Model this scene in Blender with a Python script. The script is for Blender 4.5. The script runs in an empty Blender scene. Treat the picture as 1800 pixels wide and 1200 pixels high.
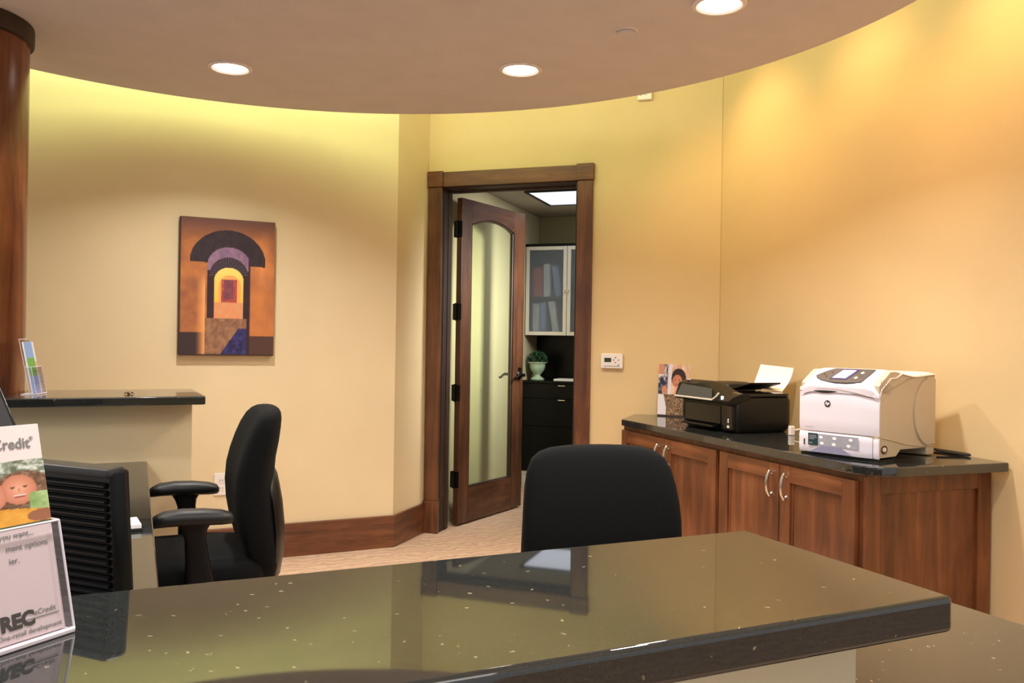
import bpy, bmesh, math, random
from mathutils import Vector, Matrix
random.seed(7)
R = math.radians
sc = bpy.context.scene
COL = sc.collection

# ------------------------------------------------------------------ materials
def lin(c):
    f = lambda x: x / 12.92 if x <= .04045 else ((x + .055) / 1.055) ** 2.4
    return tuple(f(v / 255.) for v in c)

def new_mat(name):
    m = bpy.data.materials.new(name); m.use_nodes = True
    nt = m.node_tree; nt.nodes.clear()
    out = nt.nodes.new('ShaderNodeOutputMaterial')
    return m, nt, out

def nd(nt, typ, **kw):
    n = nt.nodes.new(typ)
    for k, v in kw.items():
        if k in n.inputs: n.inputs[k].default_value = v
        else: setattr(n, k, v)
    return n

def plain(name, rgb, rough=.5, metal=0., ior=1.5, var=.06, vscale=20., bump=0., bscale=80., coat=0., emit=None, estr=0., sheen=0.):
    """principled surface whose colour and relief come from noise"""
    m, nt, out = new_mat(name)
    b = nd(nt, 'ShaderNodeBsdfPrincipled', Roughness=rough, Metallic=metal, IOR=ior)
    b.inputs['Coat Weight'].default_value = coat
    b.inputs['Sheen Weight'].default_value = sheen
    c = lin(rgb)
    tc = nd(nt, 'ShaderNodeTexCoord')
    nz = nd(nt, 'ShaderNodeTexNoise', Scale=vscale, Detail=4.)
    nt.links.new(tc.outputs['Object'], nz.inputs['Vector'])
    rp = nd(nt, 'ShaderNodeValToRGB')
    rp.color_ramp.elements[0].position = .3; rp.color_ramp.elements[1].position = .7
    rp.color_ramp.elements[0].color = tuple(v * (1 - var) for v in c) + (1,)
    rp.color_ramp.elements[1].color = tuple(min(1, v * (1 + var)) for v in c) + (1,)
    nt.links.new(nz.outputs['Fac'], rp.inputs['Fac'])
    nt.links.new(rp.outputs['Color'], b.inputs['Base Color'])
    if bump:
        n2 = nd(nt, 'ShaderNodeTexNoise', Scale=bscale, Detail=5.)
        nt.links.new(tc.outputs['Object'], n2.inputs['Vector'])
        bp = nd(nt, 'ShaderNodeBump', Strength=bump, Distance=.01)
        nt.links.new(n2.outputs['Fac'], bp.inputs['Height'])
        nt.links.new(bp.outputs['Normal'], b.inputs['Normal'])
    if emit:
        b.inputs['Emission Color'].default_value = lin(emit) + (1,)
        b.inputs['Emission Strength'].default_value = estr
    nt.links.new(b.outputs[0], out.inputs[0])
    return m

def wood(name, dark, mid, light, scale, rough=.38):
    m, nt, out = new_mat(name)
    b = nd(nt, 'ShaderNodeBsdfPrincipled', Roughness=rough)
    tc = nd(nt, 'ShaderNodeTexCoord')
    mp = nd(nt, 'ShaderNodeMapping'); mp.inputs['Scale'].default_value = scale
    nt.links.new(tc.outputs['Object'], mp.inputs['Vector'])
    n1 = nd(nt, 'ShaderNodeTexNoise', Scale=1.6, Detail=8., Roughness=.62, Distortion=.6)
    nt.links.new(mp.outputs[0], n1.inputs['Vector'])
    n2 = nd(nt, 'ShaderNodeTexNoise', Scale=3.2, Detail=3.)
    nt.links.new(tc.outputs['Object'], n2.inputs['Vector'])
    mx = nd(nt, 'ShaderNodeMath', operation='MULTIPLY_ADD')
    nt.links.new(n1.outputs['Fac'], mx.inputs[0]); mx.inputs[1].default_value = .6
    m2 = nd(nt, 'ShaderNodeMath', operation='MULTIPLY'); m2.inputs[1].default_value = .4
    nt.links.new(n2.outputs['Fac'], m2.inputs[0]); nt.links.new(m2.outputs[0], mx.inputs[2])
    rp = nd(nt, 'ShaderNodeValToRGB'); e = rp.color_ramp.elements
    e[0].position = .34; e[0].color = lin(dark) + (1,)
    e[1].position = .66; e[1].color = lin(light) + (1,)
    k = e.new(.5); k.color = lin(mid) + (1,)
    nt.links.new(mx.outputs[0], rp.inputs['Fac'])
    nt.links.new(rp.outputs['Color'], b.inputs['Base Color'])
    bp = nd(nt, 'ShaderNodeBump', Strength=.08, Distance=.004)
    nt.links.new(n1.outputs['Fac'], bp.inputs['Height']); nt.links.new(bp.outputs['Normal'], b.inputs['Normal'])
    nt.links.new(b.outputs[0], out.inputs[0])
    return m

def granite(name):
    m, nt, out = new_mat(name)
    b = nd(nt, 'ShaderNodeBsdfPrincipled', Roughness=.03, IOR=1.85)
    tc = nd(nt, 'ShaderNodeTexCoord')
    n1 = nd(nt, 'ShaderNodeTexNoise', Scale=420., Detail=3.)
    nt.links.new(tc.outputs['Object'], n1.inputs['Vector'])
    r1 = nd(nt, 'ShaderNodeValToRGB'); e = r1.color_ramp.elements
    e[0].position = .35; e[0].color = lin((30, 32, 32)) + (1,)
    e[1].position = .75; e[1].color = lin((48, 50, 49)) + (1,)
    nt.links.new(n1.outputs['Fac'], r1.inputs['Fac'])
    v = nd(nt, 'ShaderNodeTexVoronoi', Scale=62.)
    wp = nd(nt, 'ShaderNodeTexNoise', Scale=150., Detail=2.)
    nt.links.new(tc.outputs['Object'], wp.inputs['Vector'])
    wa = nd(nt, 'ShaderNodeMix', data_type='VECTOR'); wa.inputs[0].default_value = .012
    nt.links.new(tc.outputs['Object'], wa.inputs[4]); nt.links.new(wp.outputs['Color'], wa.inputs[5])
    nt.links.new(wa.outputs[1], v.inputs['Vector'])
    # only some cells carry a bright mica fleck
    sep = nd(nt, 'ShaderNodeSeparateColor'); nt.links.new(v.outputs['Color'], sep.inputs[0])
    g = nd(nt, 'ShaderNodeMath', operation='GREATER_THAN'); g.inputs[1].default_value = .6
    nt.links.new(sep.outputs[0], g.inputs[0])
    l = nd(nt, 'ShaderNodeMath', operation='LESS_THAN'); l.inputs[1].default_value = .125
    nt.links.new(v.outputs['Distance'], l.inputs[0])
    mu = nd(nt, 'ShaderNodeMath', operation='MULTIPLY')
    nt.links.new(g.outputs[0], mu.inputs[0]); nt.links.new(l.outputs[0], mu.inputs[1])
    mu2 = nd(nt, 'ShaderNodeMath', operation='MULTIPLY')
    nt.links.new(mu.outputs[0], mu2.inputs[0]); nt.links.new(sep.outputs[1], mu2.inputs[1])
    mix = nd(nt, 'ShaderNodeMix', data_type='RGBA')
    nt.links.new(mu2.outputs[0], mix.inputs[0]); nt.links.new(r1.outputs['Color'], mix.inputs[6])
    mix.inputs[7].default_value = lin((146, 136, 108)) + (1,)
    nt.links.new(mix.outputs[2], b.inputs['Base Color'])
    nt.links.new(b.outputs[0], out.inputs[0])
    return m

def carpet(name):
    m, nt, out = new_mat(name)
    b = nd(nt, 'ShaderNodeBsdfPrincipled', Roughness=.95)
    tc = nd(nt, 'ShaderNodeTexCoord')
    mp = nd(nt, 'ShaderNodeMapping'); mp.inputs['Rotation'].default_value = (0, 0, R(64))
    nt.links.new(tc.outputs['Object'], mp.inputs['Vector'])
    w = nd(nt, 'ShaderNodeTexWave', Scale=5.2, Distortion=10., Detail=4.)
    w.inputs['Detail Scale'].default_value = 1.6
    nt.links.new(mp.outputs[0], w.inputs['Vector'])
    n = nd(nt, 'ShaderNodeTexNoise', Scale=220., Detail=3.)
    nt.links.new(tc.outputs['Object'], n.inputs['Vector'])
    rp = nd(nt, 'ShaderNodeValToRGB'); e = rp.color_ramp.elements
    e[0].position = .1; e[0].color = lin((188, 156, 130)) + (1,)
    e[1].position = .8; e[1].color = lin((205, 175, 148)) + (1,)
    nt.links.new(w.outputs['Fac'], rp.inputs['Fac'])
    nt.links.new(rp.outputs['Color'], b.inputs['Base Color'])
    ad = nd(nt, 'ShaderNodeMath', operation='MULTIPLY_ADD'); ad.inputs[1].default_value = .35
    nt.links.new(n.outputs['Fac'], ad.inputs[0]); nt.links.new(w.outputs['Fac'], ad.inputs[2])
    bp = nd(nt, 'ShaderNodeBump', Strength=.3, Distance=.01)
    nt.links.new(ad.outputs[0], bp.inputs['Height']); nt.links.new(bp.outputs['Normal'], b.inputs['Normal'])
    nt.links.new(b.outputs[0], out.inputs[0])
    return m

def clear(name, tint, gloss_rough=.02, base=.06, extra=.9, milky=0., milk=(255, 255, 255)):
    """thin clear sheet: see-through with a fresnel reflection and a little haze"""
    m, nt, out = new_mat(name)
    t = nd(nt, 'ShaderNodeBsdfTransparent'); t.inputs[0].default_value = lin(tint) + (1,)
    g = nd(nt, 'ShaderNodeBsdfGlossy', Roughness=gloss_rough)
    d = nd(nt, 'ShaderNodeBsdfDiffuse'); d.inputs[0].default_value = lin(milk) + (1,)
    m1 = nd(nt, 'ShaderNodeMixShader'); m1.inputs[0].default_value = milky
    nt.links.new(t.outputs[0], m1.inputs[1]); nt.links.new(d.outputs[0], m1.inputs[2])
    lw = nd(nt, 'ShaderNodeLayerWeight'); lw.inputs[0].default_value = .5
    pw = nd(nt, 'ShaderNodeMath', operation='POWER'); pw.inputs[1].default_value = 4.
    nt.links.new(lw.outputs['Facing'], pw.inputs[0])
    mu = nd(nt, 'ShaderNodeMath', operation='MULTIPLY_ADD'); mu.inputs[1].default_value = .75 * extra; mu.inputs[2].default_value = base
    mu.use_clamp = True
    nt.links.new(pw.outputs[0], mu.inputs[0])
    m2 = nd(nt, 'ShaderNodeMixShader')
    nt.links.new(mu.outputs[0], m2.inputs[0]); nt.links.new(m1.outputs[0], m2.inputs[1]); nt.links.new(g.outputs[0], m2.inputs[2])
    nt.links.new(m2.outputs[0], out.inputs[0])
    return m

def frosted(name, tint, rough):
    m, nt, out = new_mat(name)
    b = nd(nt, 'ShaderNodeBsdfPrincipled', Roughness=rough, IOR=1.12)
    b.inputs['Base Color'].default_value = lin(tint) + (1,)
    b.inputs['Transmission Weight'].default_value = .88
    nt.links.new(b.outputs[0], out.inputs[0])
    return m

def printed(name, rough=.5):
    """colour comes from the mesh's own colour attribute (printed pictures)"""
    m, nt, out = new_mat(name)
    b = nd(nt, 'ShaderNodeBsdfPrincipled', Roughness=rough)
    a = nd(nt, 'ShaderNodeAttribute', attribute_name='Col')
    nt.links.new(a.outputs['Color'], b.inputs['Base Color'])
    nt.links.new(b.outputs[0], out.inputs[0])
    return m

def glow(name, rgb, s):
    m, nt, out = new_mat(name)
    e = nd(nt, 'ShaderNodeEmission', Strength=s); e.inputs[0].default_value = lin(rgb) + (1,)
    nt.links.new(e.outputs[0], out.inputs[0])
    return m

M = dict(
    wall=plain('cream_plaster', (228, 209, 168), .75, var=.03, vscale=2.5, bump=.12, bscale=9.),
    wall_warm_lit=plain('warm_lit_plaster', (222, 196, 148), .75, var=.03, vscale=2.5, bump=.12, bscale=9.),  # same cream paint, with dim warm light put into its colour
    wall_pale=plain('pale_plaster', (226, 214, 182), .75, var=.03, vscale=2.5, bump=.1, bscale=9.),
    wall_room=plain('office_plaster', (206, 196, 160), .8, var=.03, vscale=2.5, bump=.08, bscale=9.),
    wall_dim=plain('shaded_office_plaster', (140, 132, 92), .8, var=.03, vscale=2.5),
    ceil=plain('taupe_ceiling', (208, 198, 194), .85, var=.03, vscale=6., bump=.35, bscale=60.),
    ceil_up=plain('pale_ceiling', (232, 224, 200), .85, var=.02),
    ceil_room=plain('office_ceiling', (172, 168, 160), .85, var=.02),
    wood_v=wood('stained_alder_upright', (62, 38, 25), (99, 61, 39), (128, 84, 55), (14, 14, 1.1)),
    wood_h=wood('stained_alder_level', (68, 39, 24), (106, 63, 39), (134, 86, 55), (1.6, 1.6, 16)),
    cab_v=wood('cabinet_alder_upright', (76, 42, 23), (112, 65, 37), (142, 88, 53), (12, 12, 1.1), .33),
    cab_h=wood('cabinet_alder_level', (76, 42, 23), (112, 65, 37), (142, 88, 53), (1.6, 1.6, 14), .33),
    col=wood('column_alder', (66, 34, 17), (108, 58, 30), (146, 86, 48), (9, 9, .9), .25),
    leaf_v=wood('door_alder_upright', (48, 29, 18), (78, 47, 30), (102, 65, 42), (14, 14, 1.1)),
    leaf_h=wood('door_alder_level', (48, 29, 18), (78, 47, 30), (102, 65, 42), (1.6, 1.6, 16)),
    dark_wood=wood('jamb_alder', (34, 21, 14), (52, 34, 23), (70, 46, 31), (14, 14, 1.1), .6),
    granite=granite('black_green_granite'),
    carpet=carpet('tan_carpet'),
    glass=clear('door_glass', (232, 238, 222), .03, extra=1.0, milky=.05, milk=(225, 225, 190)),
    acrylic=clear('acrylic_sheet', (244, 244, 248), .02, extra=1.3, milky=.05, milk=(220, 215, 225)),
    acrylic_edge=plain('acrylic_edge', (222, 214, 222), .15, var=.02),
    frost=frosted('frosted_glass', (214, 222, 230), .3),
    black_metal=plain('dark_bronze', (22, 21, 20), .35, metal=.6, var=.1),
    chrome=plain('brushed_nickel', (225, 222, 214), .2, metal=1., var=.03),
    fabric=plain('black_fabric', (9, 10, 11), .9, ior=1.28, var=.15, vscale=120., bump=.15, bscale=500.),
    leather=plain('black_leatherette', (17, 18, 19), .5, var=.1, vscale=60., bump=.06, bscale=200.),
    plastic=plain('black_plastic', (12, 12, 13), .4, ior=1.4, var=.08),
    plastic_gloss=plain('gloss_black_plastic', (12, 12, 14), .12, var=.05),
    plastic_dark=plain('charcoal_plastic', (48, 49, 52), .3, var=.06),
    rib=plain('ribbed_black_plastic', (15, 15, 18), .28, var=.06),
    screen=plain('monitor_screen', (62, 66, 72), .12, var=.05),
    white=plain('printer_white', (228, 220, 228), .42, var=.015),
    beige=plain('printer_beige', (204, 188, 164), .5, var=.02),
    beige_dark=plain('printer_beige_shade', (176, 158, 130), .5, var=.03),
    greystrip=plain('tray_label_grey', (160, 158, 166), .5, var=.1, vscale=30.),
    teal=plain('label_teal', (30, 60, 62), .4, var=.2, vscale=60.),
    lilac=plain('recess_lilac', (140, 136, 160), .5),
    panel=plain('panel_slate', (70, 70, 76), .3, var=.2, vscale=90.),
    navy=plain('screen_navy', (48, 40, 110), .3),
    lcd=plain('lit_display', (235, 238, 250), .3, emit=(225, 230, 250), estr=.5),
    lcd_dim=plain('dim_lcd', (52, 56, 44), .25),
    paper=plain('white_paper', (244, 242, 240), .8, var=.01),
    pink=plain('brochure_paper', (236, 216, 214), .55, var=.01),
    white_pl=plain('white_plastic', (238, 232, 228), .4, var=.01),
    ink=plain('black_ink', (24, 24, 24), .6),
    grey_ink=plain('grey_ink', (120, 122, 122), .6),
    green_ink=plain('green_ink', (40, 84, 64), .6),
    key=plain('key_grey', (66, 66, 63), .4, var=.3, vscale=260.),
    printed=printed('printed_picture', .45),
    printed_matt=printed('painted_canvas', .8),
    canvas_side=plain('canvas_side', (72, 52, 44), .8),
    trimring=plain('light_trim', (232, 222, 216), .4),
    lamp=glow('lamp_lens', (255, 250, 240), 9.),
    panel_lamp=glow('panel_lens', (240, 244, 255), 1.15),
    cab_black=plain('cabinet_black', (7, 8, 8), .3, ior=1.3, var=.12),
    silver=plain('silver_frame', (222, 218, 206), .35, metal=.25, var=.03),
    urn=plain('pale_green_glaze', (176, 202, 172), .35, var=.06),
    leaf=plain('dark_green_leaf', (36, 76, 46), .6, var=.35, vscale=40.),
    binder_red=plain('red_binder', (196, 78, 62), .5),
    binder_white=plain('white_binder', (232, 224, 214), .5),
    binder_blue=plain('blue_binder', (150, 168, 196), .5),
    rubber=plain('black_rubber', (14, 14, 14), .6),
    brass=plain('brown_bronze', (104, 72, 36), .4, metal=.4, var=.2),
)

# ------------------------------------------------------------------ mesh building
class G:
    def __init__(s): s.v = []; s.f = []; s.m = []; s.wn = False
    def add(s, vs, fs, mi=0, mat=None):
        o = len(s.v)
        s.v += [tuple(mat @ Vector(p)) if mat is not None else tuple(p) for p in vs]
        s.f += [tuple(i + o for i in f) for f in fs]; s.m += [mi] * len(fs)
        return s
    def bm(s, b, mi=0, mat=None):
        b.verts.ensure_lookup_table(); b.verts.index_update()
        s.add([v.co[:] for v in b.verts], [[v.index for v in f.verts] for f in b.faces], mi, mat); b.free(); return s
    def box(s, lo, hi, mi=0, bev=0., mat=None, seg=2):
        b = bmesh.new(); bmesh.ops.create_cube(b, size=1)
        for v in b.verts:
            v.co = Vector([lo[i] + (v.co[i] + .5) * (hi[i] - lo[i]) for i in range(3)])
        s.wn = s.wn or bool(bev)
        if bev: bmesh.ops.bevel(b, geom=b.edges[:], offset=bev, segments=seg, profile=.5, affect='EDGES')
        return s.bm(b, mi, mat)
    def prism(s, poly, z0, z1, mi=0, bev=0., mat=None, seg=2, vert=True):
        b = bmesh.new(); n = len(poly)
        lo = [b.verts.new((p[0], p[1], z0)) for p in poly]; hi = [b.verts.new((p[0], p[1], z1)) for p in poly]
        b.faces.new(hi); b.faces.new(lo[::-1])
        for i in range(n): b.faces.new((lo[i], lo[(i + 1) % n], hi[(i + 1) % n], hi[i]))
        bmesh.ops.recalc_face_normals(b, faces=b.faces[:])
        s.wn = s.wn or bool(bev)
        if bev:
            es = [e for e in b.edges if vert or abs(e.verts[0].co.z - e.verts[1].co.z) < 1e-6]
            bmesh.ops.bevel(b, geom=es, offset=bev, segments=seg, profile=.5, affect='EDGES')
        return s.bm(b, mi, mat)
    def loft(s, rings, mi=0, cap=True, closed=True, mat=None):
        n = len(rings[0]); vs = [p for r in rings for p in r]; fs = []
        for i in range(len(rings) - 1):
            for j in range(n if closed else n - 1):
                k = (j + 1) % n
                fs.append((i * n + j, i * n + k, (i + 1) * n + k, (i + 1) * n + j))
        if cap:
            fs.append(tuple(range(n))[::-1]); fs.append(tuple((len(rings) - 1) * n + j for j in range(n)))
        return s.add(vs, fs, mi, mat)
    def tube(s, pts, r, n=10, mi=0, cap=True, mat=None):
        pts = [Vector(p) for p in pts]; rings = []; rs = r if isinstance(r, (list, tuple)) else [r] * len(pts)
        up = Vector((0, 0, 1)); prev = None
        for i, p in enumerate(pts):
            d = (pts[min(i + 1, len(pts) - 1)] - pts[max(i - 1, 0)]).normalized()
            if prev is None:
                a = d.cross(up) if abs(d.dot(up)) < .95 else d.cross(Vector((1, 0, 0)))
            else: a = prev - d * prev.dot(d)
            a.normalize(); prev = a; b = d.cross(a)
            rings.append([p + (a * math.cos(t) + b * math.sin(t)) * rs[i] for t in [2 * math.pi * k / n for k in range(n)]])
        return s.loft(rings, mi, cap, True, mat)
    def lathe(s, prof, n=32, mi=0, c=(0, 0), cap=True, mat=None):
        rings = [[(c[0] + r * math.cos(2 * math.pi * k / n), c[1] + r * math.sin(2 * math.pi * k / n), z) for k in range(n)] for r, z in prof]
        return s.loft(rings, mi, cap, True, mat)
    def text(s, body, size, mat, mi=0, align='LEFT', ext=.0002, shear=0., bold=0., xs=1.):
        c = bpy.data.curves.new('lettering', 'FONT'); c.body = body; c.size = size; c.align_x = align
        c.extrude = ext; c.shear = shear; c.offset = bold; c.resolution_u = 3
        o = bpy.data.objects.new('lettering', c); COL.objects.link(o)
        dg = bpy.context.evaluated_depsgraph_get(); dg.update()
        me = bpy.data.meshes.new_from_object(o.evaluated_get(dg))
        s.add([(v.co.x * xs, v.co.y, v.co.z) for v in me.vertices], [tuple(p.vertices) for p in me.polygons], mi, mat)
        bpy.data.objects.remove(o); bpy.data.curves.remove(c); bpy.data.meshes.remove(me)
        return s
    def build(s, name, mats, parent=None, smooth=35, fix=True):
        me = bpy.data.meshes.new(name); me.from_pydata(s.v, [], s.f)
        mats = mats if isinstance(mats, (list, tuple)) else [mats]
        for x in mats: me.materials.append(M[x] if isinstance(x, str) else x)
        me.polygons.foreach_set('material_index', s.m)
        if fix:
            b = bmesh.new(); b.from_mesh(me); bmesh.ops.recalc_face_normals(b, faces=b.faces[:]); b.to_mesh(me); b.free()
        me.shade_smooth() if hasattr(me, 'shade_smooth') else None
        me.set_sharp_from_angle(angle=R(smooth))
        o = bpy.data.objects.new(name, me); COL.objects.link(o)
        if s.wn:
            wn = o.modifiers.new('even_normals', 'WEIGHTED_NORMAL'); wn.keep_sharp = True; wn.weight = 100
        if parent: o.parent = parent
        return o

def picture(name, fn, nu, nv, place, mat, parent=None, hidden_back=None):
    """a printed surface: a fine grid with a colour per vertex; place(u,v) gives the point"""
    vs = [place(i / nu, j / nv) for j in range(nv + 1) for i in range(nu + 1)]
    fs = [(j * (nu + 1) + i, j * (nu + 1) + i + 1, (j + 1) * (nu + 1) + i + 1, (j + 1) * (nu + 1) + i) for j in range(nv) for i in range(nu)]
    me = bpy.data.meshes.new(name); me.from_pydata(vs, [], fs); me.materials.append(M[mat])
    at = me.color_attributes.new('Col', 'FLOAT_COLOR', 'POINT')
    k = 0
    for j in range(nv + 1):
        for i in range(nu + 1):
            at.data[k].color = lin([max(0, min(255, c)) for c in fn(i / nu, j / nv)]) + (1,); k += 1
    me.shade_smooth() if hasattr(me, 'shade_smooth') else None
    o = bpy.data.objects.new(name, me); COL.objects.link(o)
    if parent: o.parent = parent
    return o

def thing(name, label, cat, loc=(0, 0, 0), rz=0., group=None):
    o = bpy.data.objects.new(name, None); COL.objects.link(o)
    o.empty_display_size = .05
    o.location = loc; o.rotation_euler = (0, 0, rz); o['label'] = label; o['category'] = cat
    if group: o['group'] = group
    return o
def tag(o, label, cat, group=None):
    o['label'] = label; o['category'] = cat
    if group: o['group'] = group
    return o
def struct(o):
    o['kind'] = 'structure'; return o
def dup(root, loc, rz, label):
    r = root.copy(); COL.objects.link(r); r.location = loc; r.rotation_euler = (0, 0, rz); r['label'] = label
    for ch in list(root.children):
        c = ch.copy(); COL.objects.link(c); c.parent = r
        for g in ch.children:
            d = g.copy(); COL.objects.link(d); d.parent = c
    return r

def sup(cx, cy, hw, hd, z, e=3.2, n=28):
    """superellipse ring in plan"""
    r = []
    for k in range(n):
        t = 2 * math.pi * k / n; c, s_ = math.cos(t), math.sin(t)
        r.append((cx + hw * math.copysign(abs(c) ** (2 / e), c), cy + hd * math.copysign(abs(s_) ** (2 / e), s_), z))
    return r
def _h(i, j):
    v = math.sin(i * 127.1 + j * 311.7) * 43758.5453; return v - math.floor(v)
def vnoise(x, y):
    i, j = math.floor(x), math.floor(y); u, v = x - i, y - j
    u = u * u * (3 - 2 * u); v = v * v * (3 - 2 * v)
    return (_h(i, j) * (1 - u) + _h(i + 1, j) * u) * (1 - v) + (_h(i, j + 1) * (1 - u) + _h(i + 1, j + 1) * u) * v
def noise2(x, y):
    t = 0.; a = .9; f = 2.4
    for o in range(4):
        t += a * (vnoise(x * f + o * 7.3, y * f + o * 3.1) - .5) * 2; a *= .55; f *= 2.1
    return max(-1, min(1, t))
def mixc(a, b, t):
    t = max(0, min(1, t)); return tuple(a[i] + (b[i] - a[i]) * t for i in range(3))

# ------------------------------------------------------------------ plan frames
EYE = 1.19
SV = Vector((.8994, .4372)); NV = Vector((-.4372, .8994))            # reception desk directions
def D(s, n): v = SV * s + NV * n; return (v.x, v.y)
def Dp(pts): return [D(*p) for p in pts]
Q = Vector((-.531, 5.308)); AV = Vector((.945, -.327)).normalized(); BV = Vector((.327, .945)).normalized()   # door wall
def W(a, b): v = Q + AV * a + BV * b; return (v.x, v.y)
def Wp(pts): return [W(*p) for p in pts]
DW_RZ = math.atan2(AV.y, AV.x)
MW = Matrix.Translation((Q.x, Q.y, 0)) @ Matrix.Rotation(DW_RZ, 4, 'Z')
CA = Vector((.583, 4.50)); TV = Vector((.343, -.939)).normalized(); CD = Vector((.939, .343)).normalized()  # credenza
def C(t, d): v = CA + TV * t + CD * d; return (v.x, v.y)
def Cp(pts): return [C(*p) for p in pts]
C_RZ = math.atan2(TV.y, TV.x)
MC = Matrix.Translation((CA.x, CA.y, 0)) @ Matrix.Rotation(C_RZ, 4, 'Z')      # local x = along front, y = into the wall

# ------------------------------------------------------------------ the setting
H_SOF, H_UP = 2.355, 3.05
struct(G().box((-4.5, -.8, -.05), (4.2, 9.2, 0)).build('floor', 'carpet'))
struct(G().prism(Dp([(-3.2, 4.71), (1.545, 4.71), (1.545, 4.86), (-3.2, 4.86)]), 0, H_UP).build('wall_left', 'wall'))
struct(G().prism(Dp([(1.5455, 4.7105), (1.843, 5.008), (1.738, 5.113), (1.5455, 4.92)]), 0, H_UP).build('wall_middle', 'wall'))
g = G()                                                              # door wall with its opening
g.prism(Wp([(0.0, 0), (.080, 0), (.080, .15), (0.0, .15)]), 0, 2.15)
g.prism(Wp([(.965, 0), (1.775, 0), (1.86, .15), (.965, .15)]), 0, 2.15)
g.prism(Wp([(0.0, 0), (1.775, 0), (1.86, .15), (0.0, .15)]), 2.15, H_UP)
struct(g.build('wall_back', 'wall_warm_lit'))
struct(G().prism(Cp([(-.03, .612), (4.2, .612), (4.2, .76), (-.11, .76)]), 0, H_UP).build('wall_right', 'wall_warm_lit'))
# office behind the door
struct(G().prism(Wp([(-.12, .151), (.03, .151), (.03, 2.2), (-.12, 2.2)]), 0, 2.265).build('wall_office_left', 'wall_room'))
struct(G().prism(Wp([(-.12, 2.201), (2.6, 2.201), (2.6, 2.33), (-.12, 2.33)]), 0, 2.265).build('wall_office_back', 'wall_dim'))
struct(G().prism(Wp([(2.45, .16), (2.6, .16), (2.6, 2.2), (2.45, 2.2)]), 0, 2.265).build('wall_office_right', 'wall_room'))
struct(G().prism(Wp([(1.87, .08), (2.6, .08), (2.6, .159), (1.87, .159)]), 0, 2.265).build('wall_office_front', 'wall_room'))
struct(G().prism(Wp([(-.12, .151), (2.6, .151), (2.6, 2.33), (-.12, 2.33)]), 2.266, 2.34).build('ceiling_office', 'ceil_room'))
# round dropped ceiling and the high ceiling over it
g = G(); cx, cy, cr = -.638, 2.370, 2.043
g.prism([(cx + cr * math.cos(2 * math.pi * k / 128), cy + cr * math.sin(2 * math.pi * k / 128)) for k in range(128)], H_SOF, H_SOF + .09, bev=.004, vert=False, seg=1)
struct(g.build('ceiling', 'ceil'))
struct(G().box((-4.5, -.8, H_UP), (4.2, 7.4, H_UP + .06)).build('ceiling_upper', 'ceil_up'))
# baseboards
struct(G().prism(Dp([(-3.2, 4.692), (1.552, 4.692), (1.5445, 4.7095), (-3.2, 4.7095)]), 0, .182, bev=.003, seg=1).build('baseboard_left', 'wood_h'))
struct(G().prism(Dp([(1.5525, 4.692), (1.845, 4.984), (1.842, 5.006), (1.5455, 4.7095)]), 0, .182, bev=.003, seg=1).build('baseboard_middle', 'wood_h'))

# door casing
tr = struct(bpy.data.objects.new('trim_1', None)); COL.objects.link(tr); tr.location = (Q.x, Q.y, 0); tr.rotation_euler = (0, 0, DW_RZ)
for x0, x1 in ((.008, .098), (.958, 1.050)):
    G().box((x0, -.022, .2), (x1, -.001, 2.134), bev=.003).build('side_casing', 'wood_v', tr)
for x0, x1 in ((.002, .104), (.952, 1.056)):
    G().box((x0, -.032, 0), (x1, -.001, .199), bev=.004).build('plinth_block', 'wood_v', tr)
    G().box((x0, -.032, 2.1345), (x1, -.001, 2.232), bev=.004).build('corner_block', 'wood_h', tr)
G().box((.1045, -.022, 2.1355), (.9515, -.001, 2.226), bev=.003).build('head_casing', 'wood_h', tr)
jl = G(); jl.box((.0805, -.0005, 0), (.096, .150, 2.13)); jl.box((.096, .085, 0), (.1005, .118, 2.118)); jl.tube([(.0985, .02, .22), (.0985, .02, 2.1)], .005)
jl.build('jamb', 'dark_wood', tr)
jr = G(); jr.box((.946, -.001, 0), (.964, .165, 2.13)); jr.box((.934, .105, 0), (.946, .14, 2.118)); jr.build('jamb', 'dark_wood', tr)
jh = G(); jh.box((.0965, -.0005, 2.13), (.946, .165, 2.149)); jh.box((.101, .105, 2.118), (.946, .14, 2.13)); jh.build('head_jamb', 'dark_wood', tr)

# door leaf, standing open into the office
LD = Vector((.515, .857)).normalized()
door = struct(bpy.data.objects.new('door_1', None)); COL.objects.link(door)
door.location = (-.330, 5.455, 0); door.rotation_euler = (0, 0, math.atan2(LD.y, LD.x))
LW, LH, LT = .800, 2.105, .040                    # local x along the leaf, face toward us at y = 0, back at y = +LT
def arch(x):                                       # underside of the arched top rail
    u = (x - .386) / .272
    return 2.005 - .055 * u * u
g = G()
g.box((0, 0, .012), (.117, LT, LH), bev=.003)                         # hinge stile
g.build('hinge_stile', 'leaf_v', door)
G().box((.656, 0, .012), (LW, LT, LH), bev=.003).build('lock_stile', 'leaf_v', door)
G().box((.118, 0, .012), (.655, LT, .235), bev=.002).build('bottom_rail', 'leaf_h', door)
pts = [(.118, LH), (.118, arch(.120))] + [(x, arch(x)) for x in [.118 + .537 * k / 24 for k in range(1, 24)]] + [(.655, arch(.653)), (.655, LH)]
tm = Matrix(((1, 0, 0, 0), (0, 0, 1, 0), (0, 1, 0, 0), (0, 0, 0, 1)))
G().prism(pts, 0.001, LT - .001, mat=tm).build('top_rail', 'leaf_h', door)
bead = [(.126, .243)] + [(.126, arch(.126) - .008)] + [(x, arch(x) - .008) for x in [.126 + .521 * k / 20 for k in range(1, 20)]] + [(.647, arch(.647) - .008), (.647, .243)]
G().tube([(x, .012, z) for x, z in bead] + [(.126, .012, .243)], .008, 6).build('glazing_bead', 'dark_wood', door)
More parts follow.
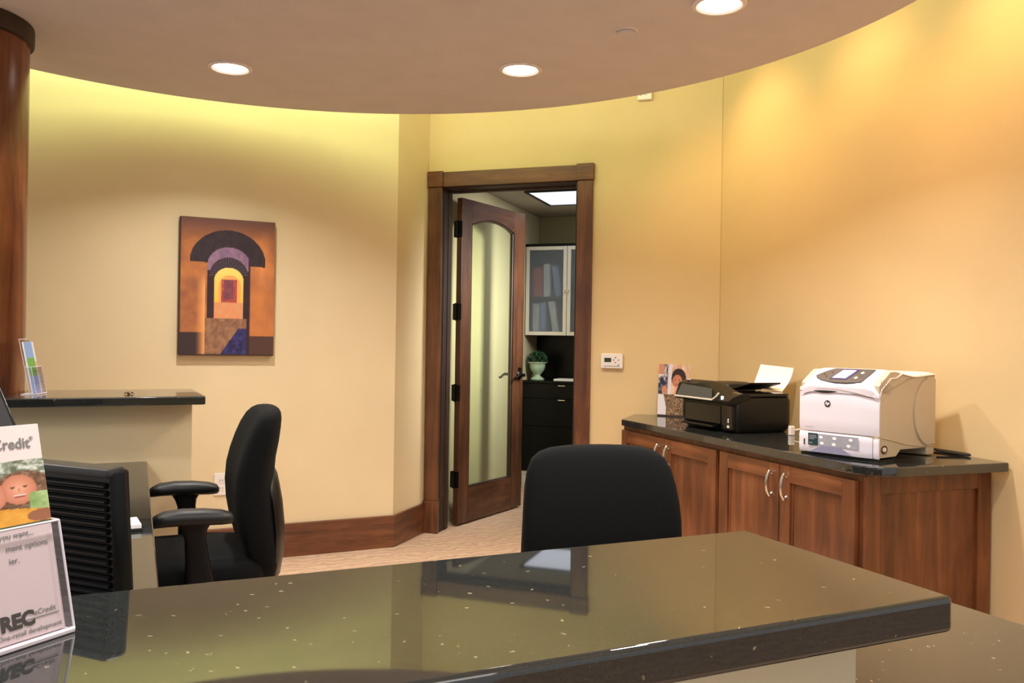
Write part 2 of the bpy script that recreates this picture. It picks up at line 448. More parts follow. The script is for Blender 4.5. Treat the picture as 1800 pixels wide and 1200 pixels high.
gp = [(.116, .233), (.116, arch(.120))] + [(x, arch(x) + .002) for x in [.118 + .537 * k / 24 for k in range(1, 24)]] + [(.657, arch(.653)), (.657, .233)]
G().add([(x, .022, z) for x, z in gp], [tuple(range(len(gp)))]).build('glass_pane', 'glass', door)
for z in (1.905, 1.375, .855, .300):
    h = G(); h.box((-.003, -.004, z - .052), (-.0005, .034, z + .052), bev=.001); h.box((-.003, .0345, z - .052), (-.0005, .062, z + .052), bev=.001)
    h.tube([(-.006, .036, z - .056), (-.006, .036, z + .056)], .008, 10)
    h.build('hinge', 'black_metal', door)
for side in (-1, 1):
    y0 = 0 if side < 0 else LT
    h = G()
    rm = Matrix.Translation((.742, y0, .952)) @ Matrix.Rotation(R(90 if side < 0 else -90), 4, 'X')
    h.lathe([(.001, 0), (.030, 0), (.032, .006), (.026, .012), (.012, .015), (.012, .048), (.001, .05)], 20, mat=rm)
    y1 = y0 + side * .045
    h.tube([(.742, y1, .952), (.712, y1, .957), (.682, y1, .957), (.657, y1, .948), (.639, y1, .936), (.622, y1, .934), (.615, y1, .942)], [.010, .010, .009, .008, .008, .007, .005], 8)
    h.tube([(.742, y0 + side * .008, .952), (.742, y0 + side * .008, 1.005)], .014, 10)
    h.build('door_handle', 'black_metal', door)

# low walls that carry the stone counters
struct(G().prism(Dp([(-1.3, .72), (.804, .72), (.804, .86), (-1.3, .86)]), 0, .881).build('wall_counter', 'wall_pale'))
struct(G().prism(Dp([(-1.2, 3.476), (.331, 3.476), (.331, 3.72), (-.2, 3.72), (-.2, 3.497), (-1.2, 3.497)]), 0, .937).build('wall_ledge', 'wall'))

# ------------------------------------------------------------------ stone counters
tag(G().prism(Dp([(.839, .620), (.852, .967), (-1.4, 1.028), (-1.4, .655)]), .882, .922, bev=.007, seg=4).build('transaction_counter', 'granite'),
    'polished black speckled granite counter across the foreground, highest slab near us', 'counter')
arc = [(-.507 + .2635 * math.cos(t), 3.76 + .2635 * math.sin(t)) for t in [R(13 - 103 * k / 14) for k in range(15)]]
tag(G().prism(Dp([(.365, 3.340), (.365, 3.82)] + arc + [(-1.2, 3.4965), (-1.2, 3.335)]), .938, .970, bev=.005, seg=2).build('ledge_counter', 'granite'),
    'black granite ledge on the low cream wall at left, beside the wooden column', 'counter')
desk = thing('reception_desk', 'lower granite desk behind the front counter, its end showing at bottom right', 'desk')
G().prism(Dp([(-1.3, .862), (.806, .862), (.806, .60), (1.432, .60), (1.432, 1.55), (.108, 1.62), (.174, 3.474), (-.60, 3.474), (-.60, .862)][1:]), .688, .720, bev=.004, seg=2).build('desktop', 'granite', desk)
G().prism(Dp([(1.33, .66), (1.36, .66), (1.36, 1.48), (1.33, 1.48)]), 0, .687).build('support_panel', 'cab_v', desk)
G().prism(Dp([(-.52, 1.0), (-.49, 1.0), (-.49, 3.42), (-.52, 3.42)]), 0, .687).build('support_panel', 'cab_v', desk)

# wooden column
colm = thing('wooden_column', 'round red-brown stained wood column with a collar under the ceiling', 'column', (*D(-.507, 3.76), 0))
G().lathe([(.26, 0), (.26, 2.285)], 64).build('shaft', 'col', colm)
G().lathe([(.2605, 2.286), (.274, 2.289), (.276, 2.30), (.276, 2.345), (.274, 2.354), (.2605, 2.3545)], 64).build('collar', 'dark_wood', colm)

# ------------------------------------------------------------------ canvas print of arches
def canvas_fn(u, v):
    n = noise2(u * 3, v * 4); n2 = noise2(u * 11, v * 13)
    base = mixc((150, 92, 62), (196, 124, 66), .5 + .5 * n)
    if v > .82: base = mixc(base, (112, 76, 66), (v - .82) / .16)
    base = mixc(base, (226, 146, 84), max(0, 1 - abs(u - .86) / .14) * max(0, 1 - abs(v - .66) / .28))
    if u > .74: base = mixc(base, (206, 126, 66), .5 * max(0, min(1, (.62 - v) / .2)))
    if v < .145 + .02 * (u < .3):                                  # dado on the near walls
        base = (58, 42, 44) if u < .25 else (82, 54, 46)
    if .16 < u < .265:
        base = mixc(base, (240, 168, 100), max(0, (u - .17) / .09) * max(0, min(1, (.62 - v) / .12)))
    # dark outer arch
    ex, ey = (u - .50) / .40, (v - .685) / .235
    if v > .685 - .03 * u and ex * ex + max(ey, 0) ** 2 < 1: base = mixc((44, 34, 40), (58, 46, 52), .5 + .5 * n2)
    # passage opening with lilac vault
    px = (u - .51) / .225
    inp = abs(px) < 1 and v < .665 + .13 * math.sqrt(max(0, 1 - px * px)) and v > .0
    if inp:
        base = mixc((124, 96, 128), (150, 118, 140), .5 + .5 * n2)
        if v < .62:
            base = (52, 30, 36) if abs(u - .51) > .155 else base
        if u > .735 - .02: base = (58, 34, 38)
        dx, dy = (u - .51) / .205, (v - .585) / .135               # brick ring
        rr = dx * dx + max(dy, 0) ** 2
        if rr < 1 and v < .74:
            t = math.atan2(max(dy, 0), dx)
            base = (46, 34, 44) if math.sin(t * 42) > -.2 else (82, 68, 78)
        if v < .585 and abs(u - .51) < .205: base = mixc((46, 28, 34), (66, 40, 42), .5 + .5 * n)
    # lit doorway
    qx = (u - .51) / .155
    if abs(qx) < 1 and v < .545 + .10 * math.sqrt(max(0, 1 - qx * qx)) and v > .24:
        base = mixc((250, 186, 66), (255, 222, 120), max(0, (v - .35) / .3))
        rx = (u - .52) / .115
        if abs(rx) < 1 and v < .51 + .08 * math.sqrt(max(0, 1 - rx * rx)): base = (240, 168, 92)
        if .43 < u < .60 and .39 < v < .555:
            base = mixc((150, 60, 70), (196, 96, 72), .5 + .5 * n2)
            if abs(u - .51) < .05 and v > .41: base = mixc(base, (96, 60, 84), .6)
        elif v < .39: base = mixc((226, 140, 96), (214, 160, 110), .5 + .5 * n2)
    if v < .27 and .265 < u < .73:                                  # cobbled floor with blue shadow
        base = mixc((120, 84, 66), (164, 120, 88), .5 + .5 * n2)
        if u - .44 > (v - .02) * 1.0 and v < .20: base = mixc((34, 28, 70), (62, 58, 118), .5 + .5 * n2)
        if u > .70: base = (52, 32, 36)
    if u < .012 or v < .006: base = (58, 40, 34)
    return base
pic = thing('canvas_print', 'unframed canvas of glowing stone archways hanging on the left wall', 'picture', (*D(.612, 4.709), 1.093), math.atan2(SV.y, SV.x))
PW, PH = .478, .714
G().box((-PW / 2, -.035, 0), (PW / 2, 0, PH), bev=.003).build('stretched_canvas', 'canvas_side', pic)
picture('painted_face', canvas_fn, 150, 220, lambda u, v: ((u - .5) * PW * .995, -.0362, .002 + v * (PH - .004)), 'printed_matt', pic)

# ------------------------------------------------------------------ wall fittings
def door_wall_thing(name, label, cat, a, z): return thing(name, label, cat, (*W(a, -.001), z), DW_RZ)
th = door_wall_thing('thermostat', 'white wall thermostat with small dark display right of the door', 'thermostat', 1.178, 1.087)
G().box((-.064, -.028, -.043), (.064, 0, .043), bev=.007).build('housing', 'white_pl', th)
G().box((-.042, -.0305, -.006), (-.002, -.0285, .018), bev=.001).build('display', 'lcd_dim', th)
for bx_, bz_ in ((.022, .02), (.040, .006), (.022, -.008), (.040, -.022), (.012, .006)):
    G().box((bx_ - .004, -.0305, bz_ - .003), (bx_ + .004, -.0285, bz_ + .003), bev=.001).build('button', 'grey_ink', th)
G().box((-.046, -.0295, -.030), (.046, -.0285, -.0275)).build('flap_seam', 'grey_ink', th)
se = door_wall_thing('wall_switch_box', 'tiny white switch box marked 0 - I high on the wall under the ceiling edge', 'switch', 1.344, 2.602)
G().box((-.041, -.03, -.028), (.041, 0, .036), bev=.005).build('housing', 'white_pl', se)
G().text('0 - I', .026, Matrix.Translation((-.028, -.0303, -.006)) @ Matrix.Rotation(R(90), 4, 'X')).build('lettering', 'grey_ink', se)
ou = thing('power_outlet', 'white duplex power outlet low on the left wall behind the office chair', 'outlet', (*D(.598, 4.709), .415), math.atan2(SV.y, SV.x))
G().box((-.036, -.007, -.058), (.036, 0, .058), bev=.003).build('cover_plate', 'white_pl', ou)
for z in (-.02, .02):
    s_ = G().box((-.016, -.0085, z - .013), (.016, -.0072, z + .013), bev=.001).build('socket', 'white_pl', ou)
    q = G()
    for x in (-.006, .006): q.box((x - .0012, -.0092, z - .004), (x + .0012, -.0087, z + .005))
    q.build('slot', 'ink', s_)

# recessed lights and sprinkler cover in the dropped ceiling
def can(x, y, label):
    t = thing('recessed_light', label, 'ceiling light', (x, y, H_SOF), 0, 'recessed ceiling lights')
    G().lathe([(.092, -.0005), (.093, -.005), (.088, -.009), (.078, -.010), (.070, -.004), (.070, .001), (.092, .001), (.092, -.0005)], 48, cap=False).build('trim_ring', 'trimring', t)
    G().lathe([(.001, -.003), (.069, -.003), (.069, .001), (.001, .001)], 40).build('lens', 'lamp', t)
    return t
cans = [(-1.235, 3.685, 'round recessed ceiling light at left, above the canvas'),
        (.018, 3.647, 'round recessed ceiling light in front of the door'),
        (.690, 2.915, 'round recessed ceiling light cut by the top edge of the photo')]
for c in cans: can(*c)
sp = thing('sprinkler_cover', 'small round taupe sprinkler cap on the ceiling, unlit', 'sprinkler cover', (.406, 3.183, H_SOF))
G().lathe([(.001, -.016), (.032, -.016), (.036, -.012), (.036, .001), (.001, .001)], 36).build('cap', 'ceil', sp)
G().lathe([(.037, .001), (.045, .001), (.045, -.004), (.042, -.006), (.037, -.004), (.037, .001)], 36, cap=False).build('rim', 'trimring', sp)

# ------------------------------------------------------------------ credenza
ctop = .790
cor = [(1.80 - .13 + .13 * math.sin(t), .0 + .13 - .13 * math.cos(t)) for t in [R(90 * k / 8) for k in range(9)]]
tag(G().prism(Cp([(0, 0)] + cor + [(1.80, .60), (.005, .60), (-.285, .228)]), .756, ctop, bev=.006, seg=2).build('credenza_countertop', 'granite'),
    'black granite top with rounded corner on the wooden cabinets, under both printers', 'countertop')

def bow_handle(x, z, y):
    g = G(); L = .046
    pts = [(x, y + .001, z + L - .006), (x, y - .012, z + L), (x, y - .024, z + L * .6), (x, y - .028, z), (x, y - .024, z - L * .6), (x, y - .012, z - L), (x, y + .001, z - L + .006)]
    g.tube(pts, [.0075, .0075, .0058, .005, .0058, .0075, .0075], 10); return g

def cabinet(t0, t1, label, extra):
    root = thing('base_cabinet', label, 'cabinet', (*C(t0, 0), 0), C_RZ, 'base cabinets under the granite top')
    w = t1 - t0; y = .032
    if extra == 'left':
        g = G().prism([(.0, y), (w - .001, y), (w - .001, .598), (-.0 + .01, .598), (-.235, .245)], .0, .755)
    else:
        g = G().prism([(.0005, y), (w, y), (w, .598), (.0005, .598)], .0, .755)
    g.build('carcass', 'cab_v', root)
    e0, e1 = .012, w - .014; m_ = (e0 + e1) / 2
    for x0, x1, side in ((e0, m_ - .002, 1), (m_ + .002, e1, -1)):
        z0, z1, f = .105, .733, .062
        d = G().box((x0, y - .020, z0), (x0 + f, y - .0005, z1), bev=.002)
        d.box((x1 - f, y - .020, z0), (x1, y - .0005, z1), bev=.002)
        d.box((x0 + f + .012, y - .0095, z0 + f), (x1 - f - .012, y - .0005, z1 - f))
        d.box((x0 + f, y - .013, z0 + f), (x0 + f + .012, y - .0006, z1 - f), bev=.001)
        d.box((x1 - f - .012, y - .013, z0 + f), (x1 - f, y - .0006, z1 - f), bev=.001)
        dd = d.build('door', 'cab_v', root)
        for za in (z1 - f, z0): G().box((x0 + f, y - .020, za), (x1 - f, y - .0005, za + f), bev=.002).build('rail', 'cab_h', dd)
        bow_handle(x1 - .042 if side > 0 else x0 + .042, .655, y - .020).build('handle', 'chrome', dd)
    G().box((.0, y - .008, 0), (w - (.001 if extra == 'left' else 0), y - .0006, .095)).build('kick_board', 'cab_h', root)
    if extra == 'right':
        p = G(); p.box((w + .0005, y, .0), (w + .018, y + .062, .754), bev=.002); p.box((w + .0005, .598 - .062, .0), (w + .018, .598, .754), bev=.002)
        p.box((w + .0005, y + .0625, .69), (w + .018, .535, .754), bev=.002); p.box((w + .0005, y + .0625, 0), (w + .018, .535, .09), bev=.002)
        p.box((w + .0005, y + .062, .09), (w + .007, .536, .69))
        p.build('end_panel', 'cab_v', root)
    return root
cabinet(-.03, .877, 'wooden base cabinet half hidden by the black chair, nearest the door', 'left')
cabinet(.877, 1.712, 'wooden base cabinet under the white printer, with panelled end', 'right')

# ------------------------------------------------------------------ white laser printer
lx = Vector((.611, -.792))
lp = thing('laser_printer', 'large white laser printer with grey control panel at the end of the granite top', 'printer', (1.078, 3.204, ctop), math.atan2(lx.y, lx.x))
PWd, PDp, PHt = .318, .405, .322
# side silhouette (y back, z up)
def top_z(y):                     # crown over the control panel, dip for the output bin, rise at the back
    p = [(.0, .256), (.008, .270), (.085, .318), (.12, .319), (.2, .306), (.26, .299), (.33, .305), (.405, .309)]
    for (a, b), (c, d) in zip(p, p[1:]):
        if y <= c: return b + (d - b) * (y - a) / (c - a)
    return p[-1][1]
ys = [.0, .004, .008, .025, .045, .065, .085, .1, .12, .16, .2, .24, .28, .33, .37, .405]
sil = [(y, top_z(y)) for y in ys]
body = [(.010, .085)] + [(max(y, .010), z - .004) for y, z in sil[1:]] + [(.405, .003), (.352, .003), (.345, .030), (.16, .034), (.13, .012), (.02, .012)]
tm2 = Matrix(((0, 0, 1, 0), (1, 0, 0, 0), (0, 1, 0, 0), (0, 0, 0, 1)))      # prism z -> local x, poly x -> y, poly y -> z
G().prism(body, .006, PWd - .004, mat=tm2, bev=.004, seg=2).build('body', 'beige', lp)
# top cover: a curved white skin across the top and over the brow
rings = []
for y, z in [(.002, .232), (.0, .250)] + sil:
    yy = y
    row = []
    for k in range(13):
        x = PWd * k / 12; e = abs(k - 6) / 6
        drop = .03 * max(0, e - .78) / .22 if y < .15 else .008 * max(0, e - .78) / .22
        row.append((x, yy - .002 + (.012 * max(0, e - .8) / .2 if y < .02 else 0), z - drop + .001))
    rings.append(row)
G().loft(rings, cap=False, closed=False).build('top_cover', 'white', lp, smooth=60)
# brow seam with the dark finger slot, front door, tray
def front_plate(z0f, z1f, y, th, name, mat, x0=0.002, x1=PWd - .002, bulge=.008, nz=6):
    g = G(); r1 = []
    for k in range(17):
        u = k / 16; x = x0 + (x1 - x0) * u; yb = y - bulge * (1 - (2 * u - 1) ** 4)
        r1.append((x, yb, u))
    rows = []
    for j in range(nz + 1):
        rows.append([(x, yb + (.004 if j in (0, nz) else 0), z0f(u) + (z1f(u) - z0f(u)) * j / nz) for x, yb, u in r1])
    g.loft(rows, cap=False, closed=False)
    # back closing
    g.loft([rows[0], [(x, y + th, z) for x, _, z in rows[0]]], cap=False, closed=False)
    g.loft([rows[-1], [(x, y + th, z) for x, _, z in rows[-1]]], cap=False, closed=False)
    g.loft([[r[0] for r in rows], [(r[0][0], y + th, r[0][2]) for r in rows]], cap=False, closed=False)
    g.loft([[r[-1] for r in rows], [(r[-1][0], y + th, r[-1][2]) for r in rows]], cap=False, closed=False)
    return g
brow = lambda u: .232 + .014 * math.sin(math.pi * min(1, u * 1.05)) * (1 - .35 * u) - .012 * u * u
front_plate(lambda u: .089, lambda u: brow(u) - .0035, .008, .006, 'f', 'white').build('front_door', 'white', lp, smooth=50)
front_plate(lambda u: brow(u), lambda u: brow(u) + .016 + .008 * math.sin(math.pi * u), .006, .008, 'f', 'white').build('brow', 'white', lp, smooth=50)
g = G(); sl = []
for k in range(13):
    u = .20 + .30 * k / 12; w_ = .008 * math.sin(math.pi * k / 12) + .0004
    x = .002 + (PWd - .004) * u
    sl.append(((x, -.0012 + .0, brow(u) - .003 - w_), (x, -.0012, brow(u) - .002)))
g.loft([[a for a, b in sl], [b for a, b in sl]], cap=False, closed=False)
g.build('finger_slot', 'ink', lp)
tray = front_plate(lambda u: .010, lambda u: .085, .008, .006, 'f', 'white', x1=.292).build('paper_tray', 'white', lp, smooth=50)
front_plate(lambda u: .010, lambda u: .085, .010, .004, 'f', 'white', x0=.294, bulge=.002).build('corner_post', 'white', lp, smooth=50)
g = G()
arcp = [(.055 + .165 * k / 14, -.0012 - .0, .013 + .030 * math.sin(math.pi * k / 14)) for k in range(15)]
g.add(arcp + [(.22, -.0012, .012), (.055, -.0012, .012)], [tuple(range(17))]); g.build('handle_recess', 'lilac', tray)
G().add([(.088, -.0013, .036), (.245, -.0013, .036), (.245, -.0013, .079), (.088, -.0013, .079)], [(0, 1, 2, 3)]).build('label_strip', 'greystrip', tray)
g = G()
for r in range(2):
    for x in ((.098, .152, .216) if r else (.102, .150, .208)):
        g = G().add([(x + .008 * math.cos(t), -.0018, (.068 if r else .046) + .0055 * math.sin(t)) for t in [2 * math.pi * k / 14 for k in range(14)]], [tuple(range(14))])
        g.build('label_spot', 'paper', tray)
G().box((.046, -.0032, .036), (.086, -.0009, .080), bev=.001).build('label_badge', 'teal', tray)
g = G()
for z, x1 in ((.070, .080), (.064, .082), (.058, .072), (.043, .064)): g.add([(.050, -.0036, z), (x1, -.0036, z), (x1, -.0036, z + .0025), (.050, -.0036, z + .0025)], [(0, 1, 2, 3)])
g.build('badge_print', 'greystrip', tray)
G().box((.026, -.0004, .034), (.0285, .004, .056)).build('level_slot', 'ink', tray)
# logo disc with lettering, small model line
g = G(); lc = (.122, -.0012, .192)
g.add([(lc[0] + .0125 * math.cos(t), lc[1], lc[2] + .0125 * math.sin(t)) for t in [2 * math.pi * k / 28 for k in range(28)]], [tuple(range(28))])
g.text('hp', .017, Matrix.Translation((lc[0] - .0095, lc[1] - .0006, lc[2] - .0035)) @ Matrix.Rotation(R(90), 4, 'X'), 1, shear=.3, bold=.0004)
g.build('logo', ['plastic_dark', 'paper'], lp)
G().add([(.03, -.0004, .101), (.066, -.0009, .101), (.066, -.0009, .1025), (.03, -.0004, .1025)], [(0, 1, 2, 3)]).build('model_line', 'grey_ink', lp)
# control panel on the sloping brow
mp_ = Matrix.Translation((0, .008, .270)) @ Matrix.Rotation(math.atan2(.048, .077), 4, 'X')
outl = [(.051, .034), (.062, .020), (.085, .006), (.115, -.002), (.15, -.006), (.19, -.006), (.222, -.003), (.246, .003), (.262, .086), (.104, .086), (.078, .066)]
cpan = G().prism(outl, -.004, .006, mat=mp_, bev=.002, seg=2).build('control_panel', 'panel', lp)
G().prism([(.118, .012), (.186, .012), (.206, .080), (.138, .080)], .0055, .0072, mat=mp_).build('screen_surround', 'navy', cpan)
G().prism([(.126, .020), (.178, .020), (.196, .072), (.144, .072)], .0070, .0080, mat=mp_).build('display', 'lcd', cpan)
G().prism([(.150, .047), (.176, .047), (.177, .050), (.151, .050)], .0078, .0084, mat=mp_).build('display_line', 'grey_ink', cpan)
for x, y in ((.216, .026), (.226, .058), (.082, .044), (.096, .030), (.108, .058)):
    G().lathe([(.0005, .0085), (.0065 if x > .2 else .004, .0078), (.0065 if x > .2 else .004, .005), (.0005, .005)], 14, mat=mp_ @ Matrix.Translation((x, y, 0))).build('button', 'white_pl' if x > .2 else 'brass', cpan)
# right-hand side details
sx = PWd - .0035
g = G()
for rr in (.128,):
    pts = [(sx, .372 - rr * math.cos(t) if .372 - rr * math.cos(t) < .40 else .40, .165 + rr * 1.02 * math.sin(t)) for t in [R(-78 + 156 * k / 30) for k in range(31)]]
    g.tube(pts, .0018, 6)
g.build('side_hatch_seam', 'beige_dark', lp)
G().prism([(.372 - .122 * math.cos(t) if True else 0, .165 + .126 * math.sin(t)) for t in [R(-76 + 152 * k / 24) for k in range(25)]] + [(.402, .285), (.402, .045)], sx - .002, sx + .003, mat=tm2).build('side_hatch', 'beige', lp)
g = G()
for k in range(7): g.tube([(sx + .0005, .015 + .010 * k, .246 - .002 * k), (sx + .0005, .020 + .012 * k, .285 - .0006 * k * k)], .0012, 5)
g.build('side_vent', 'beige_dark', lp)
G().tube([(sx, .006, .086), (sx, .10, .070), (sx, .20, .050), (sx, .30, .038), (sx, .40, .033)], .0014, 6).build('side_seam', 'beige_dark', lp)
G().tube([(sx, .010, .238), (sx, .06, .246), (sx, .14, .268), (sx, .20, .286), (sx, .30, .296), (sx, .40, .296)], .0016, 6).build('top_seam', 'beige_dark', lp)
mb = Matrix.Translation((sx - .001, .045, .042)) @ Matrix.Rotation(R(90), 4, 'Y') @ Matrix.Scale(.7, 4, (1, 0, 0))
bt = G().lathe([(.001, .001), (.020, .001), (.021, .003), (.017, .004), (.014, .001)], 24, mat=mb).build('latch_ring', 'brass', lp)
G().lathe([(.001, .001), (.012, .001), (.012, .004), (.001, .005)], 20, mat=mb).build('latch_button', 'white_pl', bt)
G().box((.006, .014, 0), (PWd - .008, .13, .0058), bev=.001).build('base_shadow', 'rubber', lp)  # dark strip put in as the shadow line under the printer

# ------------------------------------------------------------------ black inkjet all-in-one
ij = thing('inkjet_printer', 'black all-in-one inkjet printer with keypad panel between photo card and white printer', 'printer', (.836, 4.243, ctop), R(-68.5))
IW, IDp = .45, .33
g = G()
g.loft([sup(IW / 2, IDp / 2 + .004, IW / 2 - .02, IDp / 2 - .014, 0.002, 9, 40), sup(IW / 2, IDp / 2 + .004, IW / 2 - .004, IDp / 2 - .006, .02, 9, 40), sup(IW / 2, IDp / 2, IW / 2, IDp / 2, .05, 10, 40),
        sup(IW / 2, IDp / 2, IW / 2, IDp / 2, .145, 10, 40), sup(IW / 2, IDp / 2 + .006, IW / 2 - .006, IDp / 2 - .008, .160, 9, 40)])
g.build('body', 'plastic', ij)
bay = G().box((.06, -.003, .035), (.35, .02, .120), bev=.004).build('output_bay', 'plastic_gloss', ij)
G().box((.075, -.035, .018), (.335, .01, .030), bev=.004).build('output_tray', 'plastic_gloss', ij)
G().box((.36, -.004, .015), (.44, .01, .125), bev=.004).build('card_slot_panel', 'plastic_gloss', ij)
g = G()
g.add([(.412 + .009 * math.cos(t), -.0046, .030 + .006 * math.sin(t)) for t in [2 * math.pi * k / 16 for k in range(16)]], [tuple(range(16))])
g.add([(.412 + .005 * math.cos(t), -.0046, .052 + .005 * math.sin(t)) for t in [2 * math.pi * k / 12 for k in range(12)]], [tuple(range(12))])
g.add([(.412 + .005 * math.cos(t), -.0046, .062 + .005 * math.sin(t)) for t in [2 * math.pi * k / 12 for k in range(12)]], [tuple(range(12))])
g.build('slot_icons', 'white_pl', ij)
# scanner lid / feeder on top
g = G()
g.loft([sup(IW / 2, IDp / 2 + .006, IW / 2 - .008, IDp / 2 - .010, .161, 9, 40), sup(IW / 2, IDp / 2 + .01, IW / 2 - .002, IDp / 2 - .012, .168, 9, 40), sup(IW / 2, IDp / 2 + .012, IW / 2 - .004, IDp / 2 - .016, .180, 8, 40), sup(IW / 2, IDp / 2 + .014, IW / 2 - .03, IDp / 2 - .035, .184, 6, 40)])
lid = g.build('scanner_lid', 'plastic_gloss', ij)
G().loft([sup(.13, .20, .11, .10, .1845, 5, 28), sup(.13, .20, .10, .09, .212, 5, 28), sup(.13, .21, .07, .06, .220, 4, 28)]).build('feeder_cover', 'plastic', lid)
fm = Matrix.Translation((.25, .21, .186)) @ Matrix.Rotation(R(-13), 4, 'Y')
G().box((0, -.085, 0), (.155, .085, .008), bev=.003, mat=fm).build('feeder_tray', 'plastic', lid)
# control panel: a wing over the front, curling down to the right
g = G(); rows = []
for k in range(17):
    u = k / 16; x = .016 + .438 * u
    zt = .226 if u < .35 else .226 - .050 * (.5 - .5 * math.cos(math.pi * min(1, (u - .35) / .6)))
    rows.append([(x, .085, zt), (x, .03, zt + .002), (x, -.012, zt - .014), (x, -.034, .148), (x, -.031, .138), (x, -.012, .132), (x, .085, .160)])
g.loft(rows); cpn = g.build('control_panel', 'plastic', ij, smooth=50)
G().loft([[(x, -.0155, .2085 if x < .2 else .196) for x in (.045, .30)], [(x, -.0365, .150) for x in (.028, .33)]], cap=False, closed=False).build('keypad', 'key', cpn)
G().tube([(.018, -.037, .147), (.33, -.037, .147), (.352, -.029, .163), (.362, -.021, .180)], .0045, 8).build('panel_rim', 'silver', cpn)
ms = Matrix.Translation((.06, .015, .2275)) @ Matrix.Scale(.5, 4, (0, 1, 0))
G().lathe([(.001, .002), (.016, .002), (.016, -.002), (.001, -.002)], 20, mat=ms).build('badge', 'silver', cpn)
G().box((.388, -.030, .148), (.402, -.022, .168), bev=.002).build('power_light', 'lcd', cpn)

# sheet in the feeder
b1, b2, t1, t2 = Vector((1.165, 4.12, .986)), Vector((1.265, 3.985, .976)), Vector((1.226, 4.20, 1.097)), Vector((1.338, 4.05, 1.085))
g = G(); rows = []
for j in range(9):
    v = j / 8; l_, r_ = b1.lerp(t1, v), b2.lerp(t2, v); off = Vector((.014, .010, 0)) * math.sin(math.pi * v)
    rows.append([l_.lerp(r_, i / 8) + off * (i / 8) for i in range(9)])
g.loft([[tuple(p) for p in r] for r in rows], cap=False, closed=False)
tag(g.build('paper_sheet', 'paper'), 'white paper sheet standing up in the feeder of the black printer', 'paper')

# photo card on the credenza
def family_fn(u, v):
    n = noise2(u * 5, v * 6); n2 = noise2(u * 14, v * 18)
    base = mixc((222, 168, 140), (240, 206, 184), .5 + .5 * n)
    if v > .75: base = mixc((196, 140, 104), (236, 208, 186), .5 + .5 * noise2(u * 3 + 1, v * 3))
    if u < .30 and v > .42: base = mixc((38, 40, 62), (228, 226, 234), .5 + .9 * noise2(u * 4, v * 3))
    if u < .18 and v > .80: base = (206, 140, 112)
    d = math.hypot((u - .64), (v - .74) * 1.25)                      # dark hair round a small face
    if d < .23: base = (50, 30, 26)
    d = math.hypot((u - .60) * 1.05, (v - .68) * 1.35)
    if d < .165: base = mixc((214, 148, 112), (190, 116, 84), d / .17)
    for ex in (.54, .65):
        if math.hypot(u - ex, (v - .70) * 1.6) < .02: base = (70, 40, 32)
    if math.hypot((u - .60), (v - .62) * 3) < .04: base = (176, 92, 84)
    if abs(u - .36 - .05 * (v - .6)) < .045 and v > .40: base = (222, 220, 240)
    if math.hypot((u - .66), (v - .47) * 1.0) < .13: base = (226, 156, 120)
    if math.hypot((u - .20), (v - .50)) < .09: base = (206, 140, 108)
    if v < .42 - .10 * max(0, u - .5):                                # knitted sleeve
        base = mixc((86, 66, 46), (176, 144, 108), .5 + .9 * n2)
        if u < .27 - .4 * max(0, v - .18): base = (232, 228, 236)
        if v < .03: base = (60, 46, 36)
    return base
pc = thing('photo_card', 'standing colour photo card of a dark-haired child at the far end of the granite top', 'photo', (.815, 4.752, ctop), math.atan2(-.48, .88))
pm = Matrix.Rotation(R(-4), 4, 'X')
G().box((0, .0008, 0), (.180, .0025, .288), mat=pm).build('card_back', 'paper', pc)
picture('photo_print', family_fn, 80, 120, lambda u, v: tuple(pm @ Vector((u * .180, .0, v * .288))), 'printed', pc)
G().box((.07, .004, 0), (.11, .006, .20), mat=Matrix.Rotation(R(8), 4, 'X') @ Matrix.Translation((0, -.0, 0)) if False else Matrix.Translation((0, .012, 0))).build('easel_leg', 'paper', pc)

# cables on the credenza
LI = (Matrix.Translation((1.078, 3.204, ctop)) @ Matrix.Rotation(math.atan2(lx.y, lx.x), 4, 'Z')).inverted()
pts = [(*C(1.545, .535), ctop + .014), (*C(1.585, .550), ctop + .010), (*C(1.625, .575), ctop + .007), (*C(1.645, .590), ctop + .007), (*C(1.63, .598), ctop + .007), (*C(1.57, .599), ctop + .007), (*C(1.46, .599), ctop + .007)]
G().tube([LI @ Vector(p) for p in pts], .005, 8).build('power_cord', 'rubber', lp, smooth=60)
wc = thing('adapter_cable', 'pale cable with white plug in the gap between the two printers', 'cable', (*C(.87, .40), ctop))
wc.rotation_euler = (0, 0, C_RZ)
G().tube([(0, 0, .020), (.02, .05, .03), (.03, .09, .075), (.07, .11, .13), (.13, .12, .165), (.19, .12, .18), (.23, .13, .15), (.26, .14, .006)], .0045, 8).build('cord', 'silver', wc)
G().box((-.010, -.012, 0), (.010, .012, .042), bev=.004).build('plug', 'white_pl', wc)

